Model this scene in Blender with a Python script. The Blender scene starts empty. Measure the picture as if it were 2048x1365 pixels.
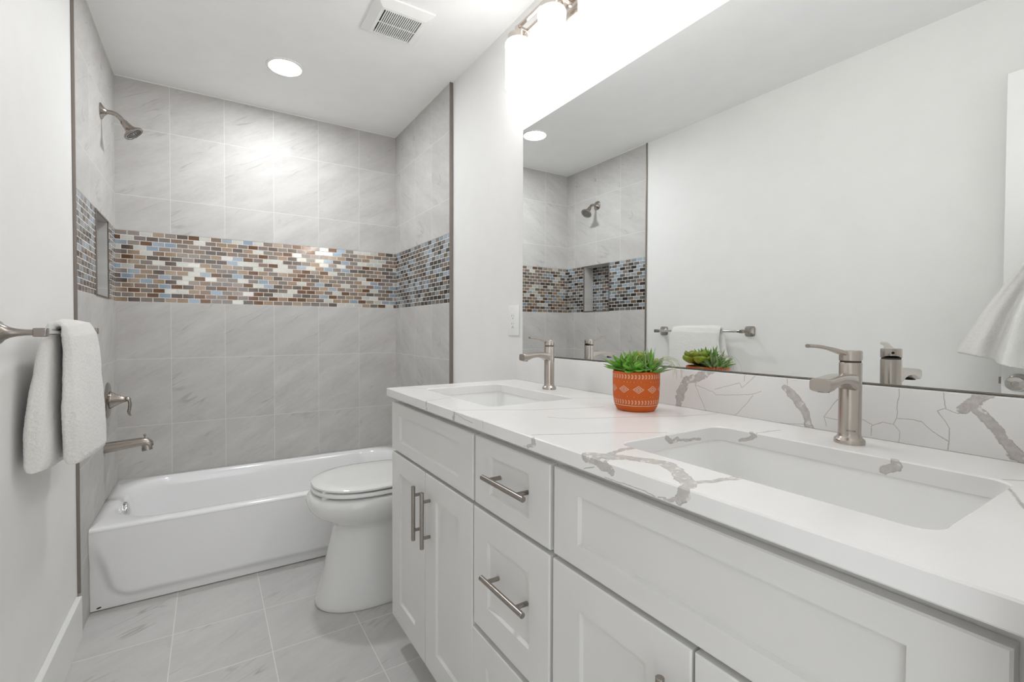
import bpy, bmesh, math, random
from math import sin, cos, pi, radians, sqrt
from mathutils import Vector, Matrix, noise as mnoise

# ------------------------------------------------------------------ camera, world, exposure
SC = bpy.context.scene
COL = SC.collection
H0 = 1.12674
YAW, PITCH, ROLL = 0.5480, -0.0166, 0.0023
cam_d = bpy.data.cameras.new('camera')
cam = bpy.data.objects.new('camera', cam_d)
COL.objects.link(cam)
cam_d.sensor_width = 36.0
cam_d.lens = 926.69 / 2048 * 36.0
cam_d.shift_x = 40.2 / 2048
cam_d.shift_y = -8.9 / 2048
cam_d.clip_start = 0.01
_f = Vector((sin(YAW) * cos(PITCH), cos(YAW) * cos(PITCH), sin(PITCH)))
_r = Vector((cos(YAW), -sin(YAW), 0))
_u = _r.cross(_f)
_r2 = _r * cos(ROLL) + _u * sin(ROLL)
_u2 = -_r * sin(ROLL) + _u * cos(ROLL)
M = Matrix((( _r2.x, _u2.x, -_f.x, 0), (_r2.y, _u2.y, -_f.y, 0), (_r2.z, _u2.z, -_f.z, H0), (0, 0, 0, 1)))
cam.matrix_world = M
SC.camera = cam

WORLD_STRENGTH = 0.58
SHADE_EMIT = 3.6
DISC_EMIT = 76.0
w = bpy.data.worlds.new('world')
SC.world = w
w.use_nodes = True
w.node_tree.nodes['Background'].inputs[0].default_value = (0.955, 0.978, 1.0, 1)
w.node_tree.nodes['Background'].inputs[1].default_value = WORLD_STRENGTH
SC.view_settings.view_transform = 'Standard'
SC.view_settings.look = 'None'
SC.view_settings.gamma = 1.0
SC.view_settings.use_curve_mapping = False
SC.view_settings.exposure = 1.43
SC.cycles.max_bounces = 8
SC.cycles.diffuse_bounces = 5
SC.cycles.glossy_bounces = 4
SC.cycles.sample_clamp_indirect = 6.0

# ------------------------------------------------------------------ measures (metres)
XL, XR, YB, ZC = -0.4128, 1.1112, 3.058, 2.429
TXL, TXR = XL + 0.004, XR - 0.018        # faces of the tiled end walls
YT = 2.222                               # front edge of the tile surround
YF = -0.42                               # where the room stops behind the camera
BAND0, BAND1 = 1.265, 1.637
YTUB, ZRIM = 2.349, 0.3356
KTOP, KBOT = 0.9168, 0.8882
KX0, KY0, KY1 = 0.535, 0.080, 1.594
BSX = 1.0912
XD = 0.553

random.seed(7)

# ------------------------------------------------------------------ object helpers
def tag(o, label=None, cat=None, group=None, kind=None):
    if label: o['label'] = label
    if cat: o['category'] = cat
    if group: o['group'] = group
    if kind: o['kind'] = kind
    return o

def root_loc(p):
    l = Vector((0, 0, 0))
    while p is not None:
        l += p.location
        p = p.parent
    return l

def obj(name, bm, mat, parent=None, smooth=None, auto=None):
    """links one mesh object; bm is in world coordinates"""
    bmesh.ops.recalc_face_normals(bm, faces=bm.faces[:])
    if parent is not None:
        bmesh.ops.translate(bm, verts=bm.verts[:], vec=-root_loc(parent))
    me = bpy.data.meshes.new(name)
    bm.to_mesh(me)
    bm.free()
    if mat is not None:
        me.materials.append(mat)
    if smooth or auto:
        for p in me.polygons: p.use_smooth = True
    if auto:
        me.set_sharp_from_angle(angle=radians(auto))
    o = bpy.data.objects.new(name, me)
    COL.objects.link(o)
    o.parent = parent
    return o

def thing(name, label, cat, loc=(0, 0, 0), group=None):
    o = bpy.data.objects.new(name, None)
    o.empty_display_size = 0.05
    o.location = loc
    COL.objects.link(o)
    return tag(o, label, cat, group)

def top(name, bm, mat, label, cat, loc, group=None, **k):
    """a thing that is one mesh, with its origin at loc"""
    bmesh.ops.translate(bm, verts=bm.verts[:], vec=-Vector(loc))
    o = obj(name, bm, mat, None, **k)
    o.location = loc
    return tag(o, label, cat, group)

def copy_tree(o, parent=None, delta=(0, 0, 0)):
    c = o.copy()
    COL.objects.link(c)
    c.parent = parent
    c.location = Vector(o.location) + Vector(delta)
    for ch in list(o.children):
        copy_tree(ch, c)
    return c

# ------------------------------------------------------------------ mesh helpers
def BM(): return bmesh.new()

def box(bm, x0, x1, y0, y1, z0, z1, bev=0.0, seg=2):
    v = [bm.verts.new(p) for p in ((x0, y0, z0), (x1, y0, z0), (x1, y1, z0), (x0, y1, z0),
                                   (x0, y0, z1), (x1, y0, z1), (x1, y1, z1), (x0, y1, z1))]
    fs = [bm.faces.new([v[i] for i in q]) for q in
          ((3, 2, 1, 0), (4, 5, 6, 7), (0, 1, 5, 4), (1, 2, 6, 5), (2, 3, 7, 6), (3, 0, 4, 7))]
    if bev > 0:
        es = list({e for f in fs for e in f.edges})
        bmesh.ops.bevel(bm, geom=es, offset=bev, segments=seg, profile=0.5, affect='EDGES')
    return bm

def loft(bm, rings, closed=True, cap0=False, cap1=False):
    vr = [[bm.verts.new(p) for p in r] for r in rings]
    n = len(vr[0])
    for a, b in zip(vr[:-1], vr[1:]):
        for i in range(n if closed else n - 1):
            j = (i + 1) % n
            bm.faces.new((a[i], a[j], b[j], b[i]))
    if cap0: bm.faces.new(vr[0][::-1])
    if cap1: bm.faces.new(vr[-1])
    return vr

def lathe(bm, prof, c=(0, 0, 0), axis='z', seg=48, cap0=True, cap1=True, d=None):
    """prof: (radius, height) pairs; d = axis direction as a vector"""
    A = Vector(d).normalized() if d is not None else {'x': Vector((1, 0, 0)), 'y': Vector((0, 1, 0)), 'z': Vector((0, 0, 1))}[axis]
    t = Vector((0, 0, 1)) if abs(A.z) < 0.9 else Vector((1, 0, 0))
    U = A.cross(t).normalized()
    V = A.cross(U)
    C = Vector(c)
    rings = [[C + A * h + (U * cos(2 * pi * i / seg) + V * sin(2 * pi * i / seg)) * max(r, 1e-5) for i in range(seg)] for r, h in prof]
    loft(bm, rings, True, cap0, cap1)
    return bm

def cyl(bm, a, b, r, seg=24, r2=None, bev=0.0):
    a, b = Vector(a), Vector(b)
    L = (b - a).length
    r2 = r if r2 is None else r2
    pr = [(r - bev, 0), (r, bev), (r2, L - bev), (r2 - bev, L)] if bev else [(r, 0), (r2, L)]
    return lathe(bm, pr, a, d=b - a, seg=seg)

def sweep(bm, pts, secs, up=(0, 0, 1), seg=20, sq=2.0, caps=True):
    """sweeps a superelliptic section (half width, half height) along pts"""
    pts = [Vector(p) for p in pts]
    n = len(pts)
    rings = []
    up = Vector(up)
    for i, p in enumerate(pts):
        t = (pts[min(i + 1, n - 1)] - pts[max(i - 1, 0)]).normalized()
        s = t.cross(up)
        if s.length < 1e-4: s = t.cross(Vector((1, 0, 0)))
        s.normalize()
        u = s.cross(t).normalized()
        a, b = secs[i] if isinstance(secs, list) else secs
        ring = []
        for k in range(seg):
            th = 2 * pi * k / seg
            cx, cy = cos(th), sin(th)
            cx = math.copysign(abs(cx) ** (2 / sq), cx)
            cy = math.copysign(abs(cy) ** (2 / sq), cy)
            ring.append(p + s * (a * cx) + u * (b * cy))
        rings.append(ring)
    loft(bm, rings, True, caps, caps)
    return bm

def bez(p0, p1, p2, p3, n=14):
    p0, p1, p2, p3 = map(Vector, (p0, p1, p2, p3))
    return [p0 * (1 - t) ** 3 + p1 * 3 * t * (1 - t) ** 2 + p2 * 3 * t * t * (1 - t) + p3 * t ** 3 for t in [i / (n - 1) for i in range(n)]]

def rrect(x0, x1, y0, y1, r, z, k=8):
    out = []
    for cx, cy, a0 in ((x1 - r, y1 - r, 0), (x0 + r, y1 - r, pi / 2), (x0 + r, y0 + r, pi), (x1 - r, y0 + r, 3 * pi / 2)):
        for i in range(k + 1):
            a = a0 + pi / 2 * i / k
            out.append(Vector((cx + r * cos(a), cy + r * sin(a), z)))
    return out

def poly_fill(bm, loops):
    es = []
    for L in loops:
        for i in range(len(L)):
            a, b = L[i], L[(i + 1) % len(L)]
            e = bm.edges.get((a, b)) or bm.edges.new((a, b))
            es.append(e)
    bmesh.ops.triangle_fill(bm, use_beauty=True, edges=es)

def smoothstep(a, b, x):
    t = max(0.0, min(1.0, (x - a) / (b - a)))
    return t * t * (3 - 2 * t)

# ------------------------------------------------------------------ materials
def lin(c):
    return tuple((v / 255 / 12.92) if v / 255 <= 0.04045 else ((v / 255 + 0.055) / 1.055) ** 2.4 for v in c) + (1.0,)

class NT:
    def __init__(s, name):
        s.m = bpy.data.materials.new(name)
        s.m.use_nodes = True
        s.t = s.m.node_tree
        s.b = s.t.nodes['Principled BSDF']
    def n(s, typ, **k):
        nd = s.t.nodes.new(typ)
        for a, v in k.items(): setattr(nd, a, v)
        return nd
    def l(s, a, b): s.t.links.new(a, b)
    def val(s, sock, v):
        if isinstance(v, bpy.types.NodeSocket): s.l(v, sock)
        else: sock.default_value = v
    def math(s, op, a, b=None, c=None, clamp=False):
        nd = s.n('ShaderNodeMath', operation=op, use_clamp=clamp)
        s.val(nd.inputs[0], a)
        if b is not None: s.val(nd.inputs[1], b)
        if c is not None: s.val(nd.inputs[2], c)
        return nd.outputs[0]
    def vec(s, op, a, b=None, c=None, out=0):
        nd = s.n('ShaderNodeVectorMath', operation=op)
        s.val(nd.inputs[0], a)
        if b is not None: s.val(nd.inputs[1], b)
        if c is not None: s.val(nd.inputs[2], c)
        return nd.outputs[out]
    def mix(s, f, a, b):
        nd = s.n('ShaderNodeMix', data_type='RGBA')
        s.val(nd.inputs[0], f); s.val(nd.inputs[6], a); s.val(nd.inputs[7], b)
        return nd.outputs[2]
    def noise(s, v, scale, detail=2.0, rough=0.5, out='Fac', dist=0.0):
        nd = s.n('ShaderNodeTexNoise')
        if v is not None: s.l(v, nd.inputs['Vector'])
        nd.inputs['Scale'].default_value = scale
        nd.inputs['Detail'].default_value = detail
        nd.inputs['Roughness'].default_value = rough
        nd.inputs['Distortion'].default_value = dist
        return nd.outputs[out]
    def ramp(s, f, stops, interp='LINEAR'):
        nd = s.n('ShaderNodeValToRGB')
        nd.color_ramp.interpolation = interp
        e = nd.color_ramp.elements
        while len(e) < len(stops): e.new(0.5)
        for i, (p, c) in enumerate(stops):
            e[i].position = p
            e[i].color = c if len(c) == 4 else tuple(c) + (1,)
        s.l(f, nd.inputs[0])
        return nd.outputs[0]
    def maprange(s, v, a, b, c=0.0, d=1.0):
        nd = s.n('ShaderNodeMapRange')
        s.l(v, nd.inputs[0])
        nd.inputs[1].default_value, nd.inputs[2].default_value = a, b
        nd.inputs[3].default_value, nd.inputs[4].default_value = c, d
        return nd.outputs[0]
    def coord(s):
        # the setting and the worktop sit at the world origin, so object space is room space
        return s.n('ShaderNodeTexCoord').outputs['Object']
    def bump(s, h, strength, dist=0.001):
        nd = s.n('ShaderNodeBump')
        nd.inputs['Strength'].default_value = strength
        nd.inputs['Distance'].default_value = dist
        s.l(h, nd.inputs['Height'])
        s.l(nd.outputs[0], s.b.inputs['Normal'])
        return nd
    def set(s, **k):
        names = dict(color='Base Color', rough='Roughness', metal='Metallic', coat='Coat Weight', coat_rough='Coat Roughness',
                     spec='Specular IOR Level', sub='Subsurface Weight', sheen='Sheen Weight', ior='IOR', aniso='Anisotropic',
                     emit='Emission Color', emit_s='Emission Strength')
        for a, v in k.items(): s.val(s.b.inputs[names[a]], v)
        return s

def plain(name, rgb, rough=0.5, bump=0.0, bscale=300, var=0.03, **k):
    m = NT(name)
    g = m.n('ShaderNodeTexCoord').outputs['Object']
    nz = m.noise(g, 9.0, 3.0)
    c = lin(rgb)
    lo = tuple(v * (1 - var) for v in c[:3]) + (1,)
    hi = tuple(min(1, v * (1 + var)) for v in c[:3]) + (1,)
    m.set(color=m.mix(nz, lo, hi), rough=rough, **k)
    if bump:
        m.bump(m.noise(g, bscale, 3.0), bump, 0.0005)
    return m.m

M_WALL = plain('wall_paint', (238, 237, 235), 0.6, 0.12, 260)
M_CEIL = plain('ceiling_paint', (247, 247, 246), 0.75, 0.1, 200)
M_TRIMW = plain('white_trim_paint', (236, 236, 233), 0.35, 0.03, 80)
M_DOOR = plain('door_paint', (240, 240, 239), 0.4, 0.03, 80)
M_CAB = plain('cabinet_paint', (224, 223, 220), 0.38, 0.02, 120)
M_PORC = plain('porcelain', (232, 232, 230), 0.07, coat=0.5, coat_rough=0.03, var=0.01)
M_SINK = plain('sink_china', (245, 245, 244), 0.1, coat=0.4, coat_rough=0.04, var=0.01)
M_ENAM = plain('tub_enamel', (244, 244, 244), 0.12, coat=0.6, coat_rough=0.05, var=0.01)
M_PLAST = plain('white_plastic', (240, 240, 238), 0.35, var=0.01)
M_DARK = plain('dark_gap', (38, 35, 33), 0.7)
M_GASK = plain('grey_gap', (70, 66, 62), 0.7)
M_CAULK = plain('white_caulk', (240, 240, 236), 0.5)
M_BLACKTRIM = plain('graphite_trim', (142, 134, 127), 0.36, metal=0.9)

def brushed(name, rgb, rough=0.28, axis=2, amount=0.25):
    m = NT(name)
    g = m.n('ShaderNodeTexCoord').outputs['Object']
    mp = m.n('ShaderNodeMapping')
    sc = [700.0, 700.0, 700.0]
    sc[axis] = 700.0
    for i in range(3):
        if i != axis: sc[i] = 12.0
    mp.inputs['Scale'].default_value = sc
    m.l(g, mp.inputs['Vector'])
    nz = m.noise(mp.outputs[0], 1.0, 2.0)
    m.set(color=lin(rgb), metal=1.0, rough=m.maprange(nz, 0.3, 0.7, rough - 0.012, rough + 0.015))
    return m.m

M_NICK = brushed('brushed_nickel', (170, 161, 153), 0.27)
M_NICK2 = brushed('satin_nickel', (192, 184, 176), 0.25, 2)
M_STEEL = brushed('brushed_steel', (160, 153, 146), 0.26)
M_CHROME = plain('chrome', (215, 215, 216), 0.08, metal=1.0, var=0.0)
M_POLN = plain('polished_nickel', (170, 163, 156), 0.16, metal=1.0, var=0.0)

def mat_mirror():
    m = NT('mirror_silver')
    nz = m.noise(m.coord(), 2.0)
    m.set(color=m.mix(nz, (0.885, 0.90, 0.895, 1), (0.89, 0.905, 0.90, 1)), metal=1.0, rough=0.0)
    return m.m
M_MIRROR = mat_mirror()

def mat_emit(name, col, s):
    m = NT(name)
    nz = m.noise(m.n('ShaderNodeTexCoord').outputs['Object'], 5.0)
    m.set(color=(0.9, 0.9, 0.9, 1), emit=m.mix(nz, col, tuple(c * 0.985 for c in col[:3]) + (1,)), emit_s=s, rough=0.2)
    return m.m
M_SHADE = mat_emit('lit_frosted_glass', (1.0, 0.992, 0.985, 1), SHADE_EMIT)
M_DISC = mat_emit('lit_lamp_lens', (0.94, 0.97, 1.0, 1), DISC_EMIT)

def mat_tile(name, ax, ox, oy, bw, bh, base=(205, 203, 200), var=(184, 181, 178), vein=(158, 154, 150), grout=(220, 218, 215), mortar=0.0013, rough=0.5):
    m = NT(name)
    sep = m.n('ShaderNodeSeparateXYZ')
    m.l(m.coord(), sep.inputs[0])
    cmb = m.n('ShaderNodeCombineXYZ')
    m.l(m.math('SUBTRACT', sep.outputs[ax[0]], ox), cmb.inputs[0])
    m.l(m.math('SUBTRACT', sep.outputs[ax[1]], oy), cmb.inputs[1])
    P = m.vec('ADD', cmb.outputs[0], (bw * 40, bh * 40, 0))
    br = m.n('ShaderNodeTexBrick')
    br.offset = 0.0; br.squash = 1.0
    m.l(P, br.inputs['Vector'])
    br.inputs['Color1'].default_value = (0, 0, 0, 1)
    br.inputs['Color2'].default_value = (1, 1, 1, 1)
    br.inputs['Mortar'].default_value = (0.5, 0.5, 0.5, 1)
    br.inputs['Scale'].default_value = 1.0
    br.inputs['Mortar Size'].default_value = mortar
    br.inputs['Mortar Smooth'].default_value = 0.2
    br.inputs['Brick Width'].default_value = bw
    br.inputs['Row Height'].default_value = bh
    rnd = m.math('MULTIPLY', br.outputs['Color'], 23.0)
    off = m.n('ShaderNodeCombineXYZ')
    m.l(rnd, off.inputs[0]); m.l(m.math('MULTIPLY', rnd, 1.7), off.inputs[1])
    Q = m.vec('ADD', P, off.outputs[0])
    m0 = m.n('ShaderNodeMapping')
    m0.inputs['Rotation'].default_value = (0, 0, radians(-30))
    m.l(Q, m0.inputs['Vector'])
    mp = m.n('ShaderNodeMapping')
    mp.inputs['Scale'].default_value = (1.0, 3.4, 1.0)
    m.l(m0.outputs[0], mp.inputs['Vector'])
    cloud = m.noise(mp.outputs[0], 3.2, 5.0, 0.62)
    fine = m.noise(mp.outputs[0], 26.0, 4.0, 0.7)
    mv = m.n('ShaderNodeMapping')
    mv.inputs['Scale'].default_value = (1.0, 7.0, 1.0)
    m.l(m0.outputs[0], mv.inputs['Vector'])
    vz = m.noise(mv.outputs[0], 1.5, 3.0, 0.42)
    ridge = m.math('ABSOLUTE', m.math('SUBTRACT', vz, 0.5))
    vm = m.maprange(ridge, 0.0, 0.012, 1.0, 0.0)
    gate = m.maprange(m.noise(Q, 6.0, 2.0), 0.50, 0.66, 0.0, 0.7)
    vmask = m.math('MULTIPLY', vm, gate)
    c = m.mix(m.maprange(cloud, 0.3, 0.7), lin(var), lin(base))
    c = m.mix(m.maprange(fine, 0.35, 0.75, 0.0, 0.28), c, lin(tuple(v + 14 for v in base)))
    c = m.mix(m.maprange(br.outputs['Color'], 0.0, 1.0, 0.0, 0.22), c, lin(var))
    c = m.mix(vmask, c, lin(vein))
    c = m.mix(br.outputs['Fac'], c, lin(grout))
    m.set(color=c, rough=m.maprange(br.outputs['Fac'], 0, 1, rough, 0.8), spec=0.22)
    h = m.math('SUBTRACT', m.math('MULTIPLY', fine, 0.06), br.outputs['Fac'])
    m.bump(h, 0.35, 0.001)
    return m.m

def mat_mosaic(name, ax, ox, oy, pal, w=0.0532, h=0.0248, metal=0.4, rough=0.2, coat=0.8):
    m = NT(name)
    sep = m.n('ShaderNodeSeparateXYZ')
    m.l(m.coord(), sep.inputs[0])
    cmb = m.n('ShaderNodeCombineXYZ')
    m.l(m.math('SUBTRACT', sep.outputs[ax[0]], ox - w * 60), cmb.inputs[0])
    m.l(m.math('SUBTRACT', sep.outputs[ax[1]], oy - h * 60), cmb.inputs[1])
    P = cmb.outputs[0]
    br = m.n('ShaderNodeTexBrick')
    br.offset = 0.5; br.offset_frequency = 2; br.squash = 1.0
    m.l(P, br.inputs['Vector'])
    br.inputs['Color1'].default_value = (0, 0, 0, 1)
    br.inputs['Color2'].default_value = (1, 1, 1, 1)
    br.inputs['Mortar'].default_value = (0, 0, 0, 1)
    br.inputs['Scale'].default_value = 1.0
    br.inputs['Mortar Size'].default_value = 0.0017
    br.inputs['Mortar Smooth'].default_value = 0.15
    br.inputs['Brick Width'].default_value = w
    br.inputs['Row Height'].default_value = h
    rnd = br.outputs['Color']
    tot = sum(p[1] for p in pal)
    stops, acc = [], 0.0
    for c, wt in pal:
        stops.append((acc / tot, lin(c)))
        acc += wt
    # spread the per-brick value before it picks a colour
    rr = m.math('FRACT', m.math('MULTIPLY', rnd, 7.31))
    tc = m.ramp(rr, stops, 'CONSTANT')
    cr = m.noise(P, 420.0, 3.0, 0.7)
    crack = m.math('FRACT', m.math('MULTIPLY', rnd, 13.7))
    isrough = m.math('GREATER_THAN', crack, 0.55)
    tc2 = m.mix(m.math('MULTIPLY', isrough, m.maprange(cr, 0.35, 0.7, 0.0, 0.42)), tc, lin((214, 206, 196)))
    c = m.mix(br.outputs['Fac'], tc2, lin((222, 219, 214)))
    inv = m.math('SUBTRACT', 1.0, br.outputs['Fac'])
    m.set(color=c, metal=m.math('MULTIPLY', inv, metal), rough=m.maprange(br.outputs['Fac'], 0, 1, rough, 0.8), coat=m.math('MULTIPLY', inv, coat), coat_rough=0.03)
    m.bump(m.math('SUBTRACT', m.math('MULTIPLY', m.math('MULTIPLY', isrough, cr), 0.25), br.outputs['Fac']), 0.35, 0.0012)
    return m.m

PAL = [((100, 87, 79), 20), ((206, 206, 197), 13), ((108, 74, 46), 19), ((146, 164, 180), 10), ((130, 116, 106), 17), ((158, 134, 110), 15), ((220, 218, 210), 5)]
PAL_ANGLED = [((66, 61, 59), 24), ((138, 150, 158), 14), ((48, 42, 39), 24), ((150, 170, 186), 13), ((104, 86, 68), 13), ((100, 100, 100), 12)]  # same glass as PAL; darker, bluer angled reflections put into the colour

M_TBU = mat_tile('tile_back_upper', (0, 2), -0.1740, 1.8206, 0.2548, 0.3553)
M_TBL = mat_tile('tile_back_lower', (0, 2), -0.1760, 0.9627, 0.2548, 0.3560)
M_TSU = mat_tile('tile_side_upper', (1, 2), 2.4580, 1.8190, 0.2510, 0.3550)
M_TSL = mat_tile('tile_side_lower', (1, 2), 2.4580, 0.9600, 0.2510, 0.3560)
M_TFL = mat_tile('tile_floor', (0, 1), -0.1210, 1.7575, 0.3029, 0.2890, base=(208, 206, 204), var=(194, 192, 190), vein=(150, 145, 140), grout=(228, 226, 222), mortar=0.0018, rough=0.38)
M_MSB = mat_mosaic('mosaic_glass_back', (0, 2), -0.388, BAND0, PAL)
M_MSS = mat_mosaic('mosaic_glass_side', (1, 2), 2.222, BAND0, PAL_ANGLED, metal=0.25, coat=0.25)
M_MSN = mat_mosaic('mosaic_glass_niche', (1, 2), 2.236, BAND0, PAL_ANGLED)

# ---- white quartz with grey veins
BS, TP, FR, BK = ('x', BSX), ('z', KTOP), ('x', KX0), ('x', 0.945)
def bp(px, py, plane):
    """photo pixel -> point on a plane of the room, used only to place the veins of the stone"""
    r3 = (px - 1024 + 40.2148) / 926.6866
    u3 = -(py - 682.5 + 8.8608) / 926.6866
    d = _f + _r2 * r3 + _u2 * u3
    i = 'xyz'.index(plane[0])
    o = Vector((0, 0, H0))
    return o + d * ((plane[1] - o[i]) / d[i])

def mat_quartz(name, thick, thin):
    m = NT(name)
    P0 = m.coord()
    nzA = m.vec('SUBTRACT', m.noise(P0, 42.0, 6.0, 0.6, out='Color'), (0.5, 0.5, 0.5))
    nzB = m.vec('SUBTRACT', m.noise(P0, 34.0, 4.0, 0.6, out='Color'), (0.5, 0.5, 0.5))
    def chain(nz, amp, segs):
        # the wander stays in the face the vein lies on
        res = None
        for ax in range(3):
            part = [q for q in segs if q[3] == ax]
            if not part: continue
            P = m.vec('ADD', P0, m.vec('MULTIPLY', nz, tuple(0.0 if i == ax else amp for i in range(3))))
            for A, B, r, _ in part:
                A, B = Vector(A), Vector(B)
                D = B - A
                L2 = max(D.length_squared, 1e-8)
                t = m.math('MULTIPLY', m.vec('DOT_PRODUCT', m.vec('SUBTRACT', P, tuple(A)), tuple(D / L2), out='Value'), 1.0, clamp=True)
                d = m.vec('DISTANCE', P, m.vec('MULTIPLY_ADD', t, tuple(D), tuple(A)), out='Value')
                d = m.math('MULTIPLY', d, 1.0 / r)
                res = d if res is None else m.math('MINIMUM', res, d)
        return res
    n1 = m.noise(P0, 6.0, 4.0)
    base = m.mix(m.maprange(n1, 0.3, 0.7), lin((232, 231, 229)), lin((238, 237, 236)))
    c = base
    if thin:
        d = chain(nzB, 0.0075, thin)
        f = m.maprange(d, 0.35, 1.25, 0.6, 0.0)
        f = m.math('MULTIPLY', f, m.maprange(m.noise(P0, 22.0, 2.0), 0.3, 0.6, 0.75, 1.0))
        c = m.mix(f, c, lin((138, 129, 122)))
    if thick:
        d = chain(nzA, 0.014, thick)
        d = m.math('MULTIPLY', d, m.maprange(m.noise(P0, 27.0, 3.0, 0.6), 0.3, 0.7, 0.62, 1.55))
        f = m.maprange(d, 0.9, 1.05, 1.0, 0.0)
        rim = m.math('MULTIPLY', m.maprange(d, 0.72, 0.98, 0.0, 1.0), f)
        nz = m.noise(P0, 90.0, 4.0, 0.65)
        isl = m.maprange(m.noise(P0, 75.0, 2.0), 0.60, 0.64, 0.0, 0.9)
        vc = m.mix(m.maprange(nz, 0.35, 0.7), lin((176, 169, 165)), lin((203, 199, 196)))
        vc = m.mix(m.math('MULTIPLY', rim, m.maprange(m.noise(P0, 45.0), 0.38, 0.6, 0.0, 0.8)), vc, lin((128, 118, 110)))
        vc = m.mix(isl, vc, lin((225, 222, 219)))
        c = m.mix(m.math('MULTIPLY', f, 0.85), c, vc)
    m.set(color=c, rough=0.22, spec=0.3)
    return m.m

def path(plane, pts, r):
    w = [bp(x, y, plane) for x, y in pts]
    return [(w[i], w[i + 1], r, 'xyz'.index(plane[0])) for i in range(len(w) - 1)]

bs_thick = (path(BS, [(1424, 738), (1409, 748), (1395, 756), (1374, 760), (1368, 773), (1362, 788), (1357, 815)], 0.0125)
            + path(BS, [(1571, 776), (1590, 795), (1608, 820), (1622, 862)], 0.0085)
            + path(BS, [(1975, 786), (1945, 806), (1928, 819)], 0.011) + path(BS, [(1945, 812), (1965, 830), (1984, 852), (2019, 890), (2050, 925)], 0.0085))
bs_thin = []
for pts in ([(1424, 742), (1390, 770), (1412, 822)], [(1390, 771), (1424, 783), (1432, 791), (1472, 791), (1505, 789), (1522, 784)],
            [(1507, 792), (1490, 812), (1470, 832)], [(1429, 780), (1479, 766), (1484, 776), (1512, 752)], [(1490, 750), (1489, 762)],
            [(1573, 758), (1574, 776)], [(1676, 799), (1647, 834), (1653, 854)], [(1647, 835), (1675, 841), (1726, 840), (1743, 849)],
            [(1741, 872), (1743, 852), (1765, 845), (1787, 849), (1799, 862), (1797, 886)], [(1798, 776), (1793, 837), (1788, 848)],
            [(1793, 837), (1843, 843), (1864, 864), (1896, 883)], [(1887, 784), (1891, 817), (1875, 823), (1899, 858), (1897, 900)],
            [(1891, 819), (1915, 828), (1930, 826)], [(1610, 850), (1560, 846)]):
    bs_thin += path(BS, pts, 0.0008)
kt_thick = (path(TP, [(1172, 910), (1224, 913.5), (1253, 916.5), (1297, 921), (1334, 929)], 0.014) + path(TP, [(1334, 929), (1356, 945), (1372, 964), (1380, 973)], 0.012)
            + path(TP, [(1215, 911), (1245, 899), (1270, 897)], 0.007) + path(TP, [(1378, 968), (1429, 963), (1485, 955)], 0.006)
            + path(FR, [(1190, 922), (1205, 934), (1222, 942)], 0.0085) + path(FR, [(1368, 980), (1370, 992), (1358, 1001)], 0.0085) + path(FR, [(1362, 999), (1340, 1000), (1328, 997)], 0.004)
            + path(FR, [(852, 803), (853.5, 820)], 0.0045) + path(FR, [(909, 826), (907, 838)], 0.005) + path(FR, [(1065, 878), (1067, 890), (1056, 895)], 0.0055)
            + path(('y', 0.603), [(1332, 876), (1343, 886), (1356, 880)], 0.006) + path(('y', 0.603), [(1358, 881), (1400, 879)], 0.003)
            + path(BK, [(1502, 865), (1508, 874), (1480, 882)], 0.005) + path(BK, [(1786, 918), (1792, 930), (1770, 940)], 0.006))
kt_thin = []
for pts in ([(1000, 820), (1066, 820.5), (1207, 814.5)], [(1097, 835), (1146, 838.3), (1244, 835), (1320, 833), (1363, 833), (1436, 828)],
            [(1066, 870.5), (1136, 869), (1202, 866.5), (1262, 866), (1334, 866)], [(851, 803), (900, 796)], [(1149, 797), (1227, 797)],
            [(855, 778), (815, 776)], [(906, 821), (1000, 820)], [(1500, 868), (1560, 861)], [(2010, 960), (2050, 962)], [(2015, 975), (2035, 998), (2050, 1018)]):
    kt_thin += path(TP, pts, 0.0023)
for pts in ([(911, 828), (930, 840), (945, 846)], [(965, 843), (966, 857)], [(1047, 893), (1066, 893)], [(1210, 955), (1262, 974), (1290, 984), (1310, 995)], [(1168, 938), (1188, 935)], [(1316, 996), (1330, 996)]):
    kt_thin += path(FR, pts, 0.0010)
M_QBS = mat_quartz('quartz_backsplash', bs_thick, bs_thin)
M_QKT = mat_quartz('quartz_worktop', kt_thick, kt_thin)

def mat_towel():
    m = NT('white_terry')
    g = m.n('ShaderNodeTexCoord').outputs['Object']
    n1 = m.noise(g, 480.0, 3.0, 0.7)
    n2 = m.noise(g, 40.0, 3.0)
    m.set(color=m.mix(m.maprange(n1, 0.3, 0.7), lin((232, 229, 224)), lin((247, 246, 243))), rough=0.95, sheen=0.35, spec=0.1)
    m.bump(m.math('ADD', n1, m.math('MULTIPLY', n2, 0.5)), 0.8, 0.002)
    return m.m
M_TOWEL = mat_towel()

def mat_leaf(name, a, b, edge=None, rough=0.42):
    m = NT(name)
    g = m.n('ShaderNodeTexCoord').outputs['Object']
    nz = m.noise(g, 60.0, 4.0, 0.6)
    c = m.mix(m.maprange(nz, 0.3, 0.7), lin(a), lin(b))
    if edge:
        n2 = m.noise(g, 22.0, 2.0)
        c = m.mix(m.maprange(n2, 0.52, 0.68, 0.0, 0.8), c, lin(edge))
    m.set(color=c, rough=rough, sub=0.0)
    m.bump(m.noise(g, 250.0, 2.0), 0.15, 0.0005)
    return m.m
M_LEAF = mat_leaf('leaf_green', (74, 136, 32), (138, 194, 76))
M_LEAF2 = mat_leaf('leaf_light_green', (96, 146, 44), (158, 196, 92))
M_ECHE = mat_leaf('echeveria_yellow_green', (128, 142, 30), (150, 170, 48), (158, 116, 34))
M_AIR = mat_leaf('air_plant_grey_green', (112, 140, 92), (170, 192, 142))
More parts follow.
